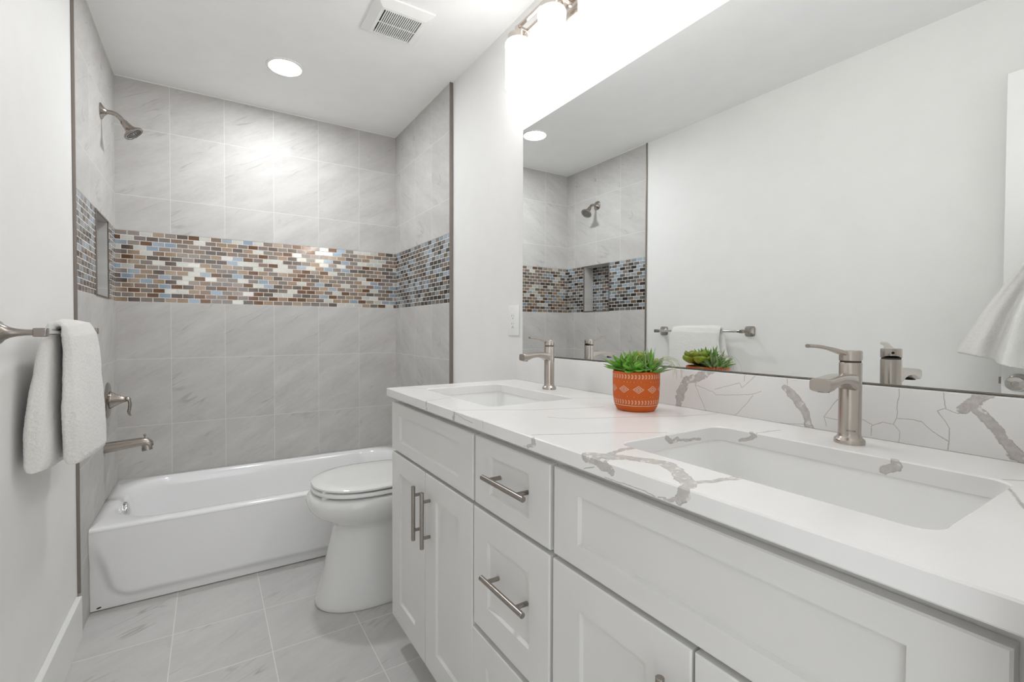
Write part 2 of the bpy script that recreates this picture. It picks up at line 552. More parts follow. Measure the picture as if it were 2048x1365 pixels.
M_STRAND = mat_leaf('strand_pale', (150, 160, 110), (208, 208, 176))
M_TERRA = plain('terracotta_orange', (204, 90, 8), 0.62, 0.35, 160, var=0.16)
M_WPAINT = plain('cream_paint', (232, 214, 192), 0.7, var=0.15)
M_SOIL = plain('dark_soil', (46, 34, 26), 0.95, 0.8, 240, var=0.4)
M_SHADOWPIT = plain('vent_shade', (16, 15, 14), 0.9)  # shade inside the fan opening, put into a near-black colour

# ================================================================== THE ROOM
def struct(o): return tag(o, kind='structure')

floor = struct(obj('floor', box(BM(), XL - 0.2, XR + 0.2, YF, YB + 0.15, -0.08, 0.0), M_TFL))
ceiling = struct(obj('ceiling', box(BM(), XL - 0.2, XR + 0.2, YF, YB + 0.15, ZC, ZC + 0.08), M_CEIL))

wall_left = struct(obj('wall_left', box(BM(), XL - 0.15, XL - 0.004, YF, YT - 0.004, 0, ZC), M_WALL))
NY0, NY1, NZ0, NZ1 = 2.566, 2.850, BAND0 + 0.002, BAND1 - 0.002
bm = BM()
box(bm, XL - 0.15, TXL, YT, YB, 0, BAND0)
obj('lower_tile_panel', bm, M_TSL, wall_left)
bm = BM()
box(bm, XL - 0.15, TXL, YT, YB, BAND1, ZC)
obj('upper_tile_panel', bm, M_TSU, wall_left)
bm = BM()
box(bm, XL - 0.15, TXL - 0.001, YT, NY0, BAND0, BAND1)
box(bm, XL - 0.15, TXL - 0.001, NY1, YB, BAND0, BAND1)
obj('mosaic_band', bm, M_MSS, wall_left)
# recessed niche: mosaic back, grey tile reveals, graphite edge trim
bm = BM()
box(bm, XL - 0.15, XL - 0.092, NY0, NY1, BAND0, BAND1)
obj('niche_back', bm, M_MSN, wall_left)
bm = BM()
t = 0.008
box(bm, XL - 0.092, TXL - 0.002, NY1 - t, NY1, BAND0 + t, BAND1 - t)
box(bm, XL - 0.092, TXL - 0.002, NY0, NY0 + t, BAND0 + t, BAND1 - t)
box(bm, XL - 0.092, TXL - 0.002, NY0, NY1, BAND0, BAND0 + t)
box(bm, XL - 0.092, TXL - 0.002, NY0, NY1, BAND1 - t, BAND1)
obj('niche_reveal', bm, M_TSL, wall_left)
bm = BM()
e = 0.0075
for y0, y1, z0, z1 in ((NY0 - 0.002, NY0 + e, BAND0, BAND1), (NY1 - e, NY1 + 0.002, BAND0, BAND1), (NY0, NY1, BAND0, BAND0 + e), (NY0, NY1, BAND1 - e, BAND1)):
    box(bm, TXL - 0.006, TXL + 0.003, y0, y1, z0, z1, 0.0008, 1)
obj('niche_trim', bm, M_BLACKTRIM, wall_left)

wall_back = struct(obj('wall_back', box(BM(), XL - 0.2, XR + 0.2, YB, YB + 0.15, 0, BAND0), M_TBL))
obj('upper_tile_panel', box(BM(), XL - 0.2, XR + 0.2, YB, YB + 0.15, BAND1, ZC), M_TBU, wall_back)
obj('mosaic_band', box(BM(), XL - 0.2, XR + 0.2, YB + 0.0012, YB + 0.15, BAND0, BAND1), M_MSB, wall_back)

wall_right = struct(obj('wall_right', box(BM(), XR, XR + 0.15, YF, YT + 0.02, 0, ZC), M_WALL))
obj('lower_tile_panel', box(BM(), TXR, XR + 0.15, YT, YB, 0, BAND0), M_TSL, wall_right)
obj('upper_tile_panel', box(BM(), TXR, XR + 0.15, YT, YB, BAND1, ZC), M_TSU, wall_right)
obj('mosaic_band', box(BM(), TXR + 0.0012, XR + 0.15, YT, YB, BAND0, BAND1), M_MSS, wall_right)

# near wall with the doorway the photograph is taken from, and the short return that closes the vanity end
bm = BM()
box(bm, 0.50, XR - 0.0005, YF, 0.0785, 0, ZC)
box(bm, XL - 0.0035, -0.372, YF, -0.300, 0, ZC)
box(bm, -0.3715, 0.4995, YF, -0.300, 2.085, ZC)
wall_front = struct(obj('wall_front', bm, M_WALL))

# metal edge strips of the tile and white caulk lines
struct(obj('trim_1', box(BM(), XL - 0.004, TXL + 0.0015, YT - 0.005, YT + 0.003, 0.155, ZC, 0.001, 1), M_BLACKTRIM))
struct(obj('trim_2', box(BM(), TXR - 0.0015, XR, YT - 0.003, YT + 0.003, 0.0, ZC, 0.001, 1), M_BLACKTRIM))
struct(obj('trim_3', box(BM(), TXL, TXR, YB - 0.004, YB, ZC - 0.004, ZC), M_CAULK))
struct(obj('trim_4', box(BM(), TXL, TXL + 0.004, YT, YB, ZC - 0.004, ZC), M_CAULK))
struct(obj('trim_5', box(BM(), TXR - 0.004, TXR, YT, YB, ZC - 0.004, ZC), M_CAULK))

def baseboard(name, x0, x1, y0, y1):
    bm = BM()
    box(bm, x0, x1, y0, y1, 0.0, 0.155, 0.002, 2)
    return struct(obj(name, bm, M_TRIMW))
baseboard('baseboard_left', XL - 0.004, XL + 0.0135, -0.299, 2.195)
baseboard('baseboard_right', XR - 0.0145, XR, 1.60, YT - 0.004)

# ================================================================== BATHTUB
def make_tub():
    x0, x1, y1 = TXL + 0.0004, TXR - 0.0004, YB - 0.0006
    yf = YTUB
    t = thing('bathtub', 'white enamel alcove bathtub with plain apron between the tiled walls', 'bathtub', ((x0 + x1) / 2, (yf + y1) / 2, 0))
    bm = BM()
    # rim and basin: rings from the outside edge to the bottom
    k = 14
    def ring(xa, xb, ya, yb, rl, z):
        out = []
        for cx, cy, a0 in ((xb - rl, yb - rl, 0), (xa + rl, yb - rl, pi / 2), (xa + rl, ya + rl, pi), (xb - rl, ya + rl, 3 * pi / 2)):
            for i in range(k + 1):
                a = a0 + pi / 2 * i / k
                out.append(Vector((cx + rl * cos(a), cy + rl * sin(a), z)))
        return out
    R = ZRIM
    rings = [ring(x0, x1, yf + 0.012, y1, 0.004, R - 0.03), ring(x0, x1, yf + 0.001, y1, 0.004, R - 0.014),
             ring(x0, x1, yf + 0.004, y1, 0.004, R - 0.004), ring(x0 + 0.001, x1 - 0.001, yf + 0.012, y1 - 0.001, 0.006, R)]
    ia, ib, ja, jb = x0 + 0.055, x1 - 0.07, yf + 0.062, y1 - 0.048
    rings += [ring(ia - 0.012, ib + 0.012, ja - 0.012, jb + 0.012, 0.20, R + 0.0005), ring(ia, ib, ja, jb, 0.20, R - 0.004),
              ring(ia + 0.010, ib - 0.012, ja + 0.008, jb - 0.008, 0.20, R - 0.016), ring(ia + 0.018, ib - 0.03, ja + 0.014, jb - 0.014, 0.19, R - 0.05),
              ring(ia + 0.03, ib - 0.10, ja + 0.028, jb - 0.028, 0.17, R - 0.16), ring(ia + 0.045, ib - 0.17, ja + 0.045, jb - 0.045, 0.15, R - 0.24),
              ring(ia + 0.07, ib - 0.21, ja + 0.07, jb - 0.07, 0.13, R - 0.268), ring(ia + 0.13, ib - 0.28, ja + 0.13, jb - 0.13, 0.10, R - 0.278)]
    loft(bm, rings, True, False, True)
    obj('basin', bm, M_ENAM, t, smooth=True)
    # apron with the raised panel that fades out upwards
    bm = BM()
    nx, nz = 150, 60
    rows = []
    for j in range(nz + 1):
        z = 0.004 + (R - 0.012 - 0.004) * j / nz
        row = []
        for i in range(nx + 1):
            x = x0 + 0.0002 + (x1 - x0 - 0.0004) * i / nx
            dl = min(x - x0, x1 - x)
            # panel outline: rounded lower corners, sides lean outwards towards the top
            side = 0.012 + 0.078 * (1 - z / 0.30)
            px = dl - side
            pz = z - 0.046
            rr = 0.06
            if px < rr and pz < rr:
                d = rr - sqrt((rr - px) ** 2 + (rr - pz) ** 2)
            else:
                d = min(px, pz)
            m_ = smoothstep(-0.018, 0.016, d)
            depth = 0.016 * (1 - smoothstep(0.16, 0.29, z) * 0.97) * (1 - m_)
            row.append(bm.verts.new((x, yf + 0.0025 + depth * (0.65 + 0.35), z)))
        rows.append(row)
    for a, b in zip(rows[:-1], rows[1:]):
        for i in range(nx):
            bm.faces.new((a[i], a[i + 1], b[i + 1], b[i]))
    ex = bmesh.ops.extrude_face_region(bm, geom=bm.faces[:])
    for v in [g for g in ex['geom'] if isinstance(g, bmesh.types.BMVert)]:
        v.co.y = yf + 0.045
    obj('apron', bm, M_ENAM, t, auto=60)
    bm = BM()
    loft(bm, [[Vector((-0.381 + 0.0085 * k * cos(a), yf + 0.0185 - d_, 0.0135 + 0.0032 * k * sin(a) + 0.0016 * k * cos(a))) for a in [2 * pi * i / 20 for i in range(20)]] for k, d_ in ((1.0, -0.001), (0.9, 0.001), (0.4, 0.0004))], True, True, True)
    obj('enamel_chip', bm, M_DARK, t)
    bm = BM()
    lathe(bm, [(0.036, 0), (0.036, 0.006), (0.033, 0.012), (0.022, 0.017), (0.001, 0.019)], (ia + 0.016, 2.705, 0.283), d=(1, 0, 0.12), seg=40)
    obj('overflow_plate', bm, M_CHROME, t, auto=35)
    bm = BM()
    lathe(bm, [(0.03, 0), (0.03, 0.004), (0.024, 0.006), (0.001, 0.007)], (ia + 0.2, 2.70, R - 0.278), seg=32)
    obj('drain', bm, M_CHROME, t, auto=35)
    return t
make_tub()

# ================================================================== SHOWER FITTINGS
def make_shower():
    fl = Vector((TXL, 2.70, 2.100))
    t = thing('shower', 'brushed nickel shower head on a bent arm high on the left tile wall', 'shower', tuple(fl))
    bm = BM()
    rings = []
    for r, h in ((0.034, 0.0), (0.034, 0.003), (0.030, 0.006), (0.017, 0.014), (0.011, 0.022)):
        rings.append([Vector((fl.x + h, fl.y + r * math.copysign(abs(cos(a)) ** 0.8, cos(a)), fl.z + r * math.copysign(abs(sin(a)) ** 0.8, sin(a)))) for a in [2 * pi * i / 40 for i in range(40)]])
    loft(bm, rings, True, True, True)
    obj('wall_flange', bm, M_POLN, t, auto=40)
    nk = Vector((-0.327, 2.70, 2.068))
    dr = Vector((0.62, -0.05, -0.78)).normalized()
    bm = BM()
    sweep(bm, bez(fl, fl + Vector((0.06, 0, 0.004)), nk - dr * 0.04, nk, 18), (0.0098, 0.0098), seg=24)
    obj('arm', bm, M_NICK, t, smooth=True)
    bm = BM()
    lathe(bm, [(0.012, -0.004), (0.0145, 0.0), (0.0155, 0.012), (0.018, 0.028), (0.024, 0.040), (0.036, 0.050), (0.0415, 0.054), (0.0425, 0.059), (0.040, 0.062)], nk, d=dr, seg=56, cap1=False)
    hd = obj('head', bm, M_NICK, t, auto=45)
    bm = BM()
    lathe(bm, [(0.0402, 0.0605), (0.0335, 0.0612), (0.033, 0.0585), (0.0005, 0.0585)], nk, d=dr, seg=56, cap0=False)
    obj('spray_face', bm, plain('spray_face_grey', (176, 174, 172), 0.35, metal=0.6), hd, auto=40)
    bm = BM()
    U = dr.cross(Vector((0, 1, 0))).normalized(); V = dr.cross(U)
    for rad, n in ((0.029, 26), (0.0225, 20), (0.016, 12), (0.009, 6)):
        for i in range(n):
            a = 2 * pi * i / n
            c = nk + dr * 0.0583 + (U * cos(a) + V * sin(a)) * rad
            cyl(bm, c, c + dr * 0.0026, 0.0015, 8)
    obj('nozzles', bm, M_GASK, hd)
make_shower()

def make_valve():
    c = Vector((TXL, 2.782, 0.788))
    t = thing('shower_valve', 'round brushed nickel shower valve with curled lever above the tub spout', 'tap', tuple(c))
    bm = BM()
    lathe(bm, [(0.083, 0), (0.083, 0.003), (0.079, 0.006), (0.045, 0.010), (0.030, 0.013)], c, axis='x', seg=64)
    obj('escutcheon', bm, M_POLN, t, auto=35)
    bm = BM()
    lathe(bm, [(0.042, 0.010), (0.038, 0.017), (0.030, 0.030), (0.021, 0.045), (0.0140, 0.060), (0.0115, 0.071)], c, axis='x', seg=40)
    p = c + Vector((0.068, 0, 0.0))
    sweep(bm, bez(p, p + Vector((0.014, 0, 0.008)), p + Vector((0.022, 0, -0.02)), p + Vector((0.012, -0.002, -0.058)), 10) + [p + Vector((0.013, -0.002, -0.070)), p + Vector((0.019, -0.002, -0.080))],
          [(0.0115, 0.0110)] * 4 + [(0.011, 0.007)] * 6 + [(0.010, 0.005), (0.006, 0.003)], up=(0.6, 0, 0.8), seg=18)
    obj('lever', bm, M_NICK, t, smooth=True)
make_valve()

def make_spout():
    c = Vector((TXL, 2.700, 0.582))
    t = thing('tub_spout', 'brushed nickel tub spout low on the left tile wall', 'spout', tuple(c))
    bm = BM()
    pts = [c, c + Vector((0.012, 0, 0.001)), c + Vector((0.08, 0, 0.007)), c + Vector((0.135, 0, 0.012)), c + Vector((0.152, 0, 0.010)), c + Vector((0.165, 0, 0.0)), c + Vector((0.1705, 0, -0.012))]
    sweep(bm, pts, [(0.0240, 0.0240), (0.0235, 0.0232), (0.0220, 0.0210), (0.0210, 0.0185), (0.0212, 0.0190), (0.0212, 0.0175), (0.0195, 0.0125)], seg=28, sq=2.6)
    obj('spout_body', bm, M_NICK, t, auto=50)
    bm = BM()
    sweep(bm, [c + Vector((0.153, 0, 0.004)), c + Vector((0.157, 0, -0.028))], [(0.0200, 0.018), (0.0205, 0.0215)], up=(1, 0, 0), seg=28, sq=2.8)
    obj('nozzle', bm, M_NICK, t, auto=50)
    bm = BM()
    q = c + Vector((0.148, 0, 0.031))
    lathe(bm, [(0.003, -0.004), (0.003, 0.006), (0.0058, 0.009), (0.0062, 0.013), (0.004, 0.016)], q, seg=20)
    obj('diverter_knob', bm, M_NICK, t, auto=40)
make_spout()

# ================================================================== TOILET
def make_toilet():
    cy = 1.965
    t = thing('toilet', 'white elongated toilet with closed lid between vanity and bathtub', 'toilet', (0.75, cy, 0))
    def egg(xf, hw, xb, z, n=64, pw=2.25, xc=None):
        xc = xf + (xb - xf) * 0.46 if xc is None else xc
        out = []
        for i in range(n):
            a = 2 * pi * i / n
            c_, s_ = cos(a), sin(a)
            if c_ < 0:
                x = xc - (xc - xf) * abs(c_) ** (2 / pw)
                p2 = pw
            else:
                x = xc + (xb - xc) * abs(c_) ** (2 / 3.2)
                p2 = 3.2 if abs(s_) < 0.98 else pw
            out.append(Vector((x, cy + hw * math.copysign(abs(s_) ** (2 / (pw if c_ < 0 else 2.6)), s_), z)))
        return out
    bm = BM()
    prof = [(0.366, 0.138, 0.86, 0.0), (0.360, 0.141, 0.862, 0.008), (0.362, 0.141, 0.862, 0.02), (0.376, 0.134, 0.86, 0.07), (0.398, 0.127, 0.855, 0.15), (0.418, 0.121, 0.85, 0.23),
            (0.434, 0.118, 0.85, 0.295), (0.438, 0.119, 0.85, 0.318), (0.425, 0.127, 0.85, 0.333), (0.392, 0.147, 0.855, 0.352), (0.357, 0.168, 0.86, 0.376), (0.336, 0.181, 0.865, 0.402),
            (0.330, 0.186, 0.865, 0.425), (0.334, 0.185, 0.865, 0.444), (0.346, 0.178, 0.86, 0.456), (0.362, 0.168, 0.855, 0.459)]
    loft(bm, [egg(a, b, c, z) for a, b, c, z in prof], True, True, True)
    obj('bowl', bm, M_PORC, t, smooth=True)
    bm = BM()
    loft(bm, [egg(a, b, c, z) for a, b, c, z in ((0.356, 0.176, 0.83, 0.4655), (0.348, 0.183, 0.835, 0.470), (0.347, 0.184, 0.835, 0.478), (0.353, 0.180, 0.83, 0.4835))], True, True, True)
    obj('seat', bm, M_PLAST, t, auto=50)
    for x, y in ((0.385, cy - 0.085), (0.385, cy + 0.085), (0.66, cy - 0.165), (0.66, cy + 0.165)):
        obj('seat_bumper', box(BM(), x - 0.014, x + 0.014, y - 0.008, y + 0.008, 0.456, 0.467), M_PLAST, t)
        obj('lid_bumper', box(BM(), x - 0.014, x + 0.014, y - 0.008, y + 0.008, 0.482, 0.490), M_PLAST, t)
    bm = BM()
    loft(bm, [egg(a, b, c, z) for a, b, c, z in ((0.356, 0.177, 0.825, 0.4885), (0.349, 0.184, 0.83, 0.492), (0.350, 0.184, 0.83, 0.4985), (0.360, 0.176, 0.825, 0.504), (0.40, 0.15, 0.80, 0.5075), (0.50, 0.09, 0.74, 0.5095))], True, True, True)
    obj('lid', bm, M_PORC, t, auto=50)
    bm = BM()
    loft(bm, [rrect(0.868, XR - 0.02, cy - 0.20, cy + 0.20, 0.03, 0.44), rrect(0.862, XR - 0.018, cy - 0.215, cy + 0.215, 0.03, 0.60), rrect(0.86, XR - 0.018, cy - 0.22, cy + 0.22, 0.03, 0.775)], True, True, True)
    box(bm, 0.83, XR - 0.03, cy - 0.12, cy + 0.12, 0.02, 0.45, 0.02, 3)
    obj('tank', bm, M_PORC, t, auto=50)
    bm = BM()
    loft(bm, [rrect(0.852, XR - 0.014, cy - 0.228, cy + 0.228, 0.03, 0.776), rrect(0.850, XR - 0.014, cy - 0.230, cy + 0.230, 0.03, 0.80), rrect(0.858, XR - 0.016, cy - 0.222, cy + 0.222, 0.03, 0.808)], True, True, True)
    obj('tank_lid', bm, M_PORC, t, auto=50)
    bm = BM()
    cyl(bm, (0.862, cy + 0.15, 0.73), (0.84, cy + 0.15, 0.73), 0.012, 20)
    sweep(bm, [(0.843, cy + 0.155, 0.73), (0.84, cy + 0.11, 0.726), (0.838, cy + 0.08, 0.722)], [(0.006, 0.006), (0.006, 0.005), (0.007, 0.004)], seg=12)
    obj('flush_lever', bm, M_CHROME, t, auto=40)
make_toilet()

# ================================================================== VANITY
def shaker(bm, y0, y1, z0, z1, sy, szb, szt, th=0.019, rec=0.0075):
    """door or drawer front in the plane X = XD, facing -X: frame with a recessed flat panel"""
    x0, x1 = XD, XD + th
    c = 0.0022
    def L(x, a, b, d, e): return [bm.verts.new(p) for p in ((x, a, d), (x, b, d), (x, b, e), (x, a, e))]
    back = L(x1, y0, y1, z0, z1)
    edge = L(x0 + c, y0, y1, z0, z1)
    front = L(x0, y0 + c, y1 - c, z0 + c, z1 - c)
    inn = L(x0, y0 + sy, y1 - sy, z0 + szb, z1 - szt)
    inn2 = L(x0 + rec - 0.001, y0 + sy + 0.0015, y1 - sy - 0.0015, z0 + szb + 0.0030, z1 - szt - 0.0015)
    inn3 = L(x0 + rec, y0 + sy + 0.0025, y1 - sy - 0.0025, z0 + szb + 0.0040, z1 - szt - 0.0025)
    seq = [back, edge, front, inn, inn2, inn3]
    for a, b in zip(seq[:-1], seq[1:]):
        for i in range(4):
            j = (i + 1) % 4
            bm.faces.new((a[i], a[j], b[j], b[i]))
    bm.faces.new(inn3)
    bm.faces.new(back[::-1])
    return bm

def bar_handle(parent, a, b, posts, stand=0.032, r=0.0062):
    bm = BM()
    a, b = Vector(a), Vector(b)
    cyl(bm, a, b, r, 24, bev=0.0007)
    for p in posts:
        q = Vector(p)
        cyl(bm, q, q + Vector((stand, 0, 0)), 0.0049, 18)
    return obj('handle', bm, M_STEEL, parent, auto=40)

def make_vanity():
    t = thing('vanity_cabinet', 'long white shaker vanity cabinet with doors and a middle drawer stack', 'cabinet', (0.82, 0.84, 0))
    bm = BM()
    X1 = XR - 0.004
    xf = XD + 0.020
    cy0, cy1 = 0.082, 1.590
    for a in (cy1 - 0.018, cy0):
        box(bm, xf + 0.0205, X1, a, a + 0.018, 0.0985, KBOT - 0.001)
        box(bm, 0.651, X1, a, a + 0.018, 0.0, 0.098)
    box(bm, X1 - 0.012, X1 - 0.0005, cy0 + 0.0185, cy1 - 0.0185, 0.1, KBOT - 0.001)
    box(bm, xf + 0.0205, X1 - 0.0125, cy0 + 0.0185, cy1 - 0.0185, 0.0985, 0.116)
    # face frame
    box(bm, xf + 0.0008, xf + 0.0195, cy0, cy1, 0.860, KBOT - 0.0015)
    box(bm, xf + 0.0008, xf + 0.0195, cy0, cy1, 0.098, 0.125)
    box(bm, xf + 0.0008, xf + 0.0195, cy0, cy1, 0.675, 0.72)
    for a, b in ((cy1 - 0.04, cy1), (0.965, 1.01), (0.665, 0.71), (cy0, cy0 + 0.04)):
        box(bm, xf, xf + 0.02, a, b, 0.098, KBOT - 0.001)
    box(bm, xf + 0.0008, xf + 0.0195, 0.70, 0.98, 0.385, 0.41)
    for a in (1.273, 0.366):
        box(bm, xf, xf + 0.02, a, a + 0.04, 0.11, 0.69)
    obj('carcass', bm, M_CAB, t)
    bm = BM()
    box(bm, 0.632, 0.65, cy0 + 0.002, cy1 - 0.002, 0.0, 0.098)
    obj('toe_kick', bm, M_CAB, t)
    ZT0, ZT1, ZD0, ZD1 = 0.7025, 0.8680, 0.106, 0.6925
    def front(name, y0, y1, z0, z1, sy, szb, szt):
        return obj(name, shaker(BM(), y0, y1, z0, z1, sy, szb, szt), M_CAB, t)
    front('false_drawer_front', 0.9945, 1.5865, ZT0, ZT1, 0.0755, 0.037, 0.037)
    front('false_drawer_front', 0.0960, 0.6810, ZT0, ZT1, 0.0670, 0.041, 0.036)
    hx = XD - 0.026
    d = front('drawer', 0.6930, 0.9840, ZT0, ZT1, 0.068, 0.037, 0.037)
    bar_handle(d, (hx, 0.9050, 0.7895), (hx, 0.7430, 0.7895), [(hx, 0.880, 0.7895), (hx, 0.772, 0.7895)])
    d = front('drawer', 0.6930, 0.9905, 0.4040, ZD1, 0.066, 0.066, 0.064)
    bar_handle(d, (hx, 0.9100, 0.557), (hx, 0.7440, 0.557), [(hx, 0.886, 0.557), (hx, 0.774, 0.557)])
    d = front('drawer', 0.6930, 0.9960, ZD0, 0.3890, 0.066, 0.066, 0.064)
    bar_handle(d, (hx, 0.9120, 0.253), (hx, 0.7440, 0.253), [(hx, 0.886, 0.253), (hx, 0.774, 0.253)])
    def vdoor(y0, y1, hy):
        d = front('door', y0, y1, ZD0, ZD1, 0.0755, 0.075, 0.0635)
        bar_handle(d, (hx, hy, 0.647), (hx, hy, 0.481), [(hx, hy, 0.619), (hx, hy, 0.512)])
    vdoor(1.2965, 1.5865, 1.3210)
    vdoor(0.9975, 1.2915, 1.2545)
    vdoor(0.3875, 0.6835, 0.4170)
    vdoor(0.0960, 0.3830, 0.3500)
make_vanity()

SX0, SX1 = 0.640, 0.945
SINKS = [(1.062, 1.497), (0.166, 0.603)]
def make_top():
    bm = BM()
    c = 0.0022
    X1 = XR - 0.003
    outer = lambda z, i: [bm.verts.new(v) for v in rrect(KX0 + i, X1, KY0 + i, KY1 - i, 0.003, z, 3)]
    holes = []
    O = [outer(KTOP, c), outer(KTOP - c, 0), outer(KBOT + c, 0), outer(KBOT, c)]
    Hs = []
    for y0, y1 in SINKS:
        Hs.append([[bm.verts.new(v) for v in rrect(SX0 - i, SX1 + i, y0 - i, y1 + i, 0.028, z, 10)] for z, i in ((KTOP, c), (KTOP - c, 0), (KBOT + c, 0), (KBOT, 0))])
    for S in [O] + Hs:
        for a, b in zip(S[:-1], S[1:]):
            n = len(a)
            for i in range(n):
                bm.faces.new((a[i], a[(i + 1) % n], b[(i + 1) % n], b[i]))
    poly_fill(bm, [O[0]] + [h[0] for h in Hs])
    poly_fill(bm, [O[3]] + [h[3] for h in Hs])
    o = obj('vanity_worktop', bm, M_QKT, None, auto=40)
    for p in o.data.polygons:
        if abs(p.normal.z) > 0.98: p.use_smooth = False
    tag(o, 'white quartz worktop with grey veins and two sink cutouts on the vanity', 'worktop')
    bm = BM()
    box(bm, BSX, XR - 0.003, KY0, KY1, KTOP, 1.0185, 0.0018, 2)
    o = obj('backsplash', bm, M_QBS, None, auto=40)
    tag(o, 'low white quartz backsplash with grey veins standing along the rear of the worktop', 'backsplash')
make_top()

def make_sink():
    y0, y1 = SINKS[0]
    t = thing('sink', 'white undermount rectangular sink at the far end beside the bathtub', 'sink', ((SX0 + SX1) / 2, (y0 + y1) / 2, KBOT - 0.15), 'undermount sinks')
    bm = BM()
    z = KBOT - 0.0005
    R = lambda i, zz, r: rrect(SX0 + i, SX1 - i, y0 + i, y1 - i, r, zz, 10)
    rings = [R(-0.022, z - 0.012, 0.04), R(-0.022, z, 0.04), R(-0.0035, z, 0.031), R(-0.003, z - 0.004, 0.031), R(0.002, z - 0.05, 0.032), R(0.009, z - 0.095, 0.034),
             R(0.018, z - 0.118, 0.036), R(0.035, z - 0.130, 0.04), R(0.07, z - 0.1345, 0.05), R(0.125, z - 0.137, 0.02)]
    loft(bm, rings, True, False, True)
    rings = [R(-0.022, z - 0.012, 0.04), R(-0.008, z - 0.014, 0.04), R(-0.006, z - 0.09, 0.04), R(0.02, z - 0.14, 0.04), R(0.06, z - 0.147, 0.04)]
    loft(bm, rings, True, False, True)
    bmesh.ops.remove_doubles(bm, verts=bm.verts[:], dist=1e-5)
    obj('bowl', bm, M_SINK, t, auto=50)
    bm = BM()
    cx, cy = (SX0 + SX1) / 2, (y0 + y1) / 2
    lathe(bm, [(0.030, -0.139 + z), (0.030, -0.1355 + z), (0.026, -0.1340 + z), (0.02, -0.1345 + z), (0.018, -0.132 + z), (0.001, -0.130 + z)], (cx, cy, 0), seg=36)
    obj('drain', bm, M_CHROME, t, auto=40)
    c = copy_tree(t, None, (0, SINKS[1][0] + 0.001 - SINKS[0][0], 0))
    c['label'] = 'white undermount rectangular sink at the near end of the worktop'
make_sink()

# ---- faucets
def make_faucet(fx, fy, alpha, label, text):
    z0 = KTOP
    t = thing('faucet', label, 'faucet', (fx, fy, z0), 'single lever faucets')
    bm = BM()
    lathe(bm, [(0.0238, 0), (0.0238, 0.006), (0.0228, 0.0085), (0.0200, 0.0105), (0.0180, 0.0145), (0.0175, 0.020), (0.0175, 0.148), (0.0168, 0.1495)], (fx, fy, z0), seg=56)
    obj('body', bm, M_NICK2, t, auto=40)
    bm = BM()
    lathe(bm, [(0.0160, 0.1485), (0.0160, 0.1530)], (fx, fy, z0), seg=40)
    obj('collar', bm, M_GASK, t, smooth=False)
    # lever cap with curved lever
    dirv = Vector((-cos(alpha), sin(alpha), 0))
    bm = BM()
    rings = []
    for r, h in ((0.0160, 0.1520), (0.0176, 0.1530), (0.0176, 0.1695), (0.0166, 0.1715), (0.0001, 0.1722)):
        ring = []
        for i in range(48):
            a = 2 * pi * i / 48
            p = Vector((fx + r * cos(a), fy + r * sin(a), 0))
            back = -((p.x - fx) * dirv.x + (p.y - fy) * dirv.y) / 0.0176
            lift = 0.004 * smoothstep(0.2, 1.0, back) if h < 0.156 else 0
            ring.append(Vector((p.x, p.y, z0 + h + lift)))
        rings.append(ring)
    loft(bm, rings, True, True, True)
    hd = obj('handle', bm, M_NICK2, t, auto=40)
    o0 = Vector((fx, fy, z0))
    bm = BM()
    pts = bez(o0 + dirv * 0.006 + Vector((0, 0, 0.1650)), o0 + dirv * 0.030 + Vector((0, 0, 0.1700)), o0 + dirv * 0.052 + Vector((0, 0, 0.1810)), o0 + dirv * 0.085 + Vector((0, 0, 0.1800)), 16)
    sweep(bm, pts, [(0.0115 - 0.0055 * min(1, i / 8), 0.0055 - 0.0020 * min(1, i / 8)) for i in range(16)], seg=20, sq=2.6)
    obj('lever', bm, M_NICK2, hd, auto=55)
    bm = BM()
    q = o0 - dirv * 0.0170 + Vector((0, 0, 0.163))
    cyl(bm, q, q - dirv * 0.0011, 0.0026, 16)
    obj('set_screw', bm, M_DARK, hd)
    # spout
    bm = BM()
    prof = [(0.0, 0.1135, 0.0165), (-0.010, 0.1140, 0.0160), (-0.020, 0.1168, 0.0128), (-0.032, 0.1195, 0.0103), (-0.046, 0.1212, 0.0088), (-0.062, 0.1212, 0.0082), (-0.078, 0.1195, 0.0085), (-0.090, 0.1172, 0.0096), (-0.099, 0.1150, 0.0110), (-0.108, 0.1142, 0.0117), (-0.114, 0.1140, 0.0117), (-0.1165, 0.1140, 0.0108)]
    pts = [o0 + Vector((x, 0, z)) for x, z, h in prof]
    sweep(bm, pts, [(0.0162, h) for x, z, h in prof], seg=36, sq=4.5)
    sp = obj('spout', bm, M_NICK2, t, auto=50)
    bm = BM()
    c = o0 + Vector((-0.1035, 0, 0.1045))
    cyl(bm, c, c + Vector((0, 0, -0.0030)), 0.0092, 24)
    obj('aerator', bm, M_DARK, sp)
    if text:
        cu = bpy.data.curves.new('maker_lettering', 'FONT')
        cu.body = 'PFISTER'
        cu.size = 0.0042
        cu.extrude = 0.00015
        cu.align_x = 'CENTER'
        tmp = bpy.data.objects.new('tmp', cu)
        COL.objects.link(tmp)
        dg = bpy.context.evaluated_depsgraph_get()
        me = bpy.data.meshes.new_from_object(tmp.evaluated_get(dg))
        bpy.data.objects.remove(tmp)
        bm = BM()
        bm.from_mesh(me)
        # wrap on the front of the body, facing the basin and the room
        a0 = radians(208)
        for v in bm.verts:
            a = a0 + v.co.x / 0.0176
            r = 0.01757 + v.co.z
            v.co = Vector((fx + r * cos(a), fy + r * sin(a), z0 + 0.0235 + v.co.y))
        obj('lettering', bm, M_GASK, sp.parent)
    return t
make_faucet(1.012, 1.2735, 0.0, 'brushed nickel faucet behind the far sink, lever pointing straight forward', False)
make_faucet(1.012, 0.3850, radians(26.5), 'brushed nickel faucet behind the near sink, lever turned to one side', True)

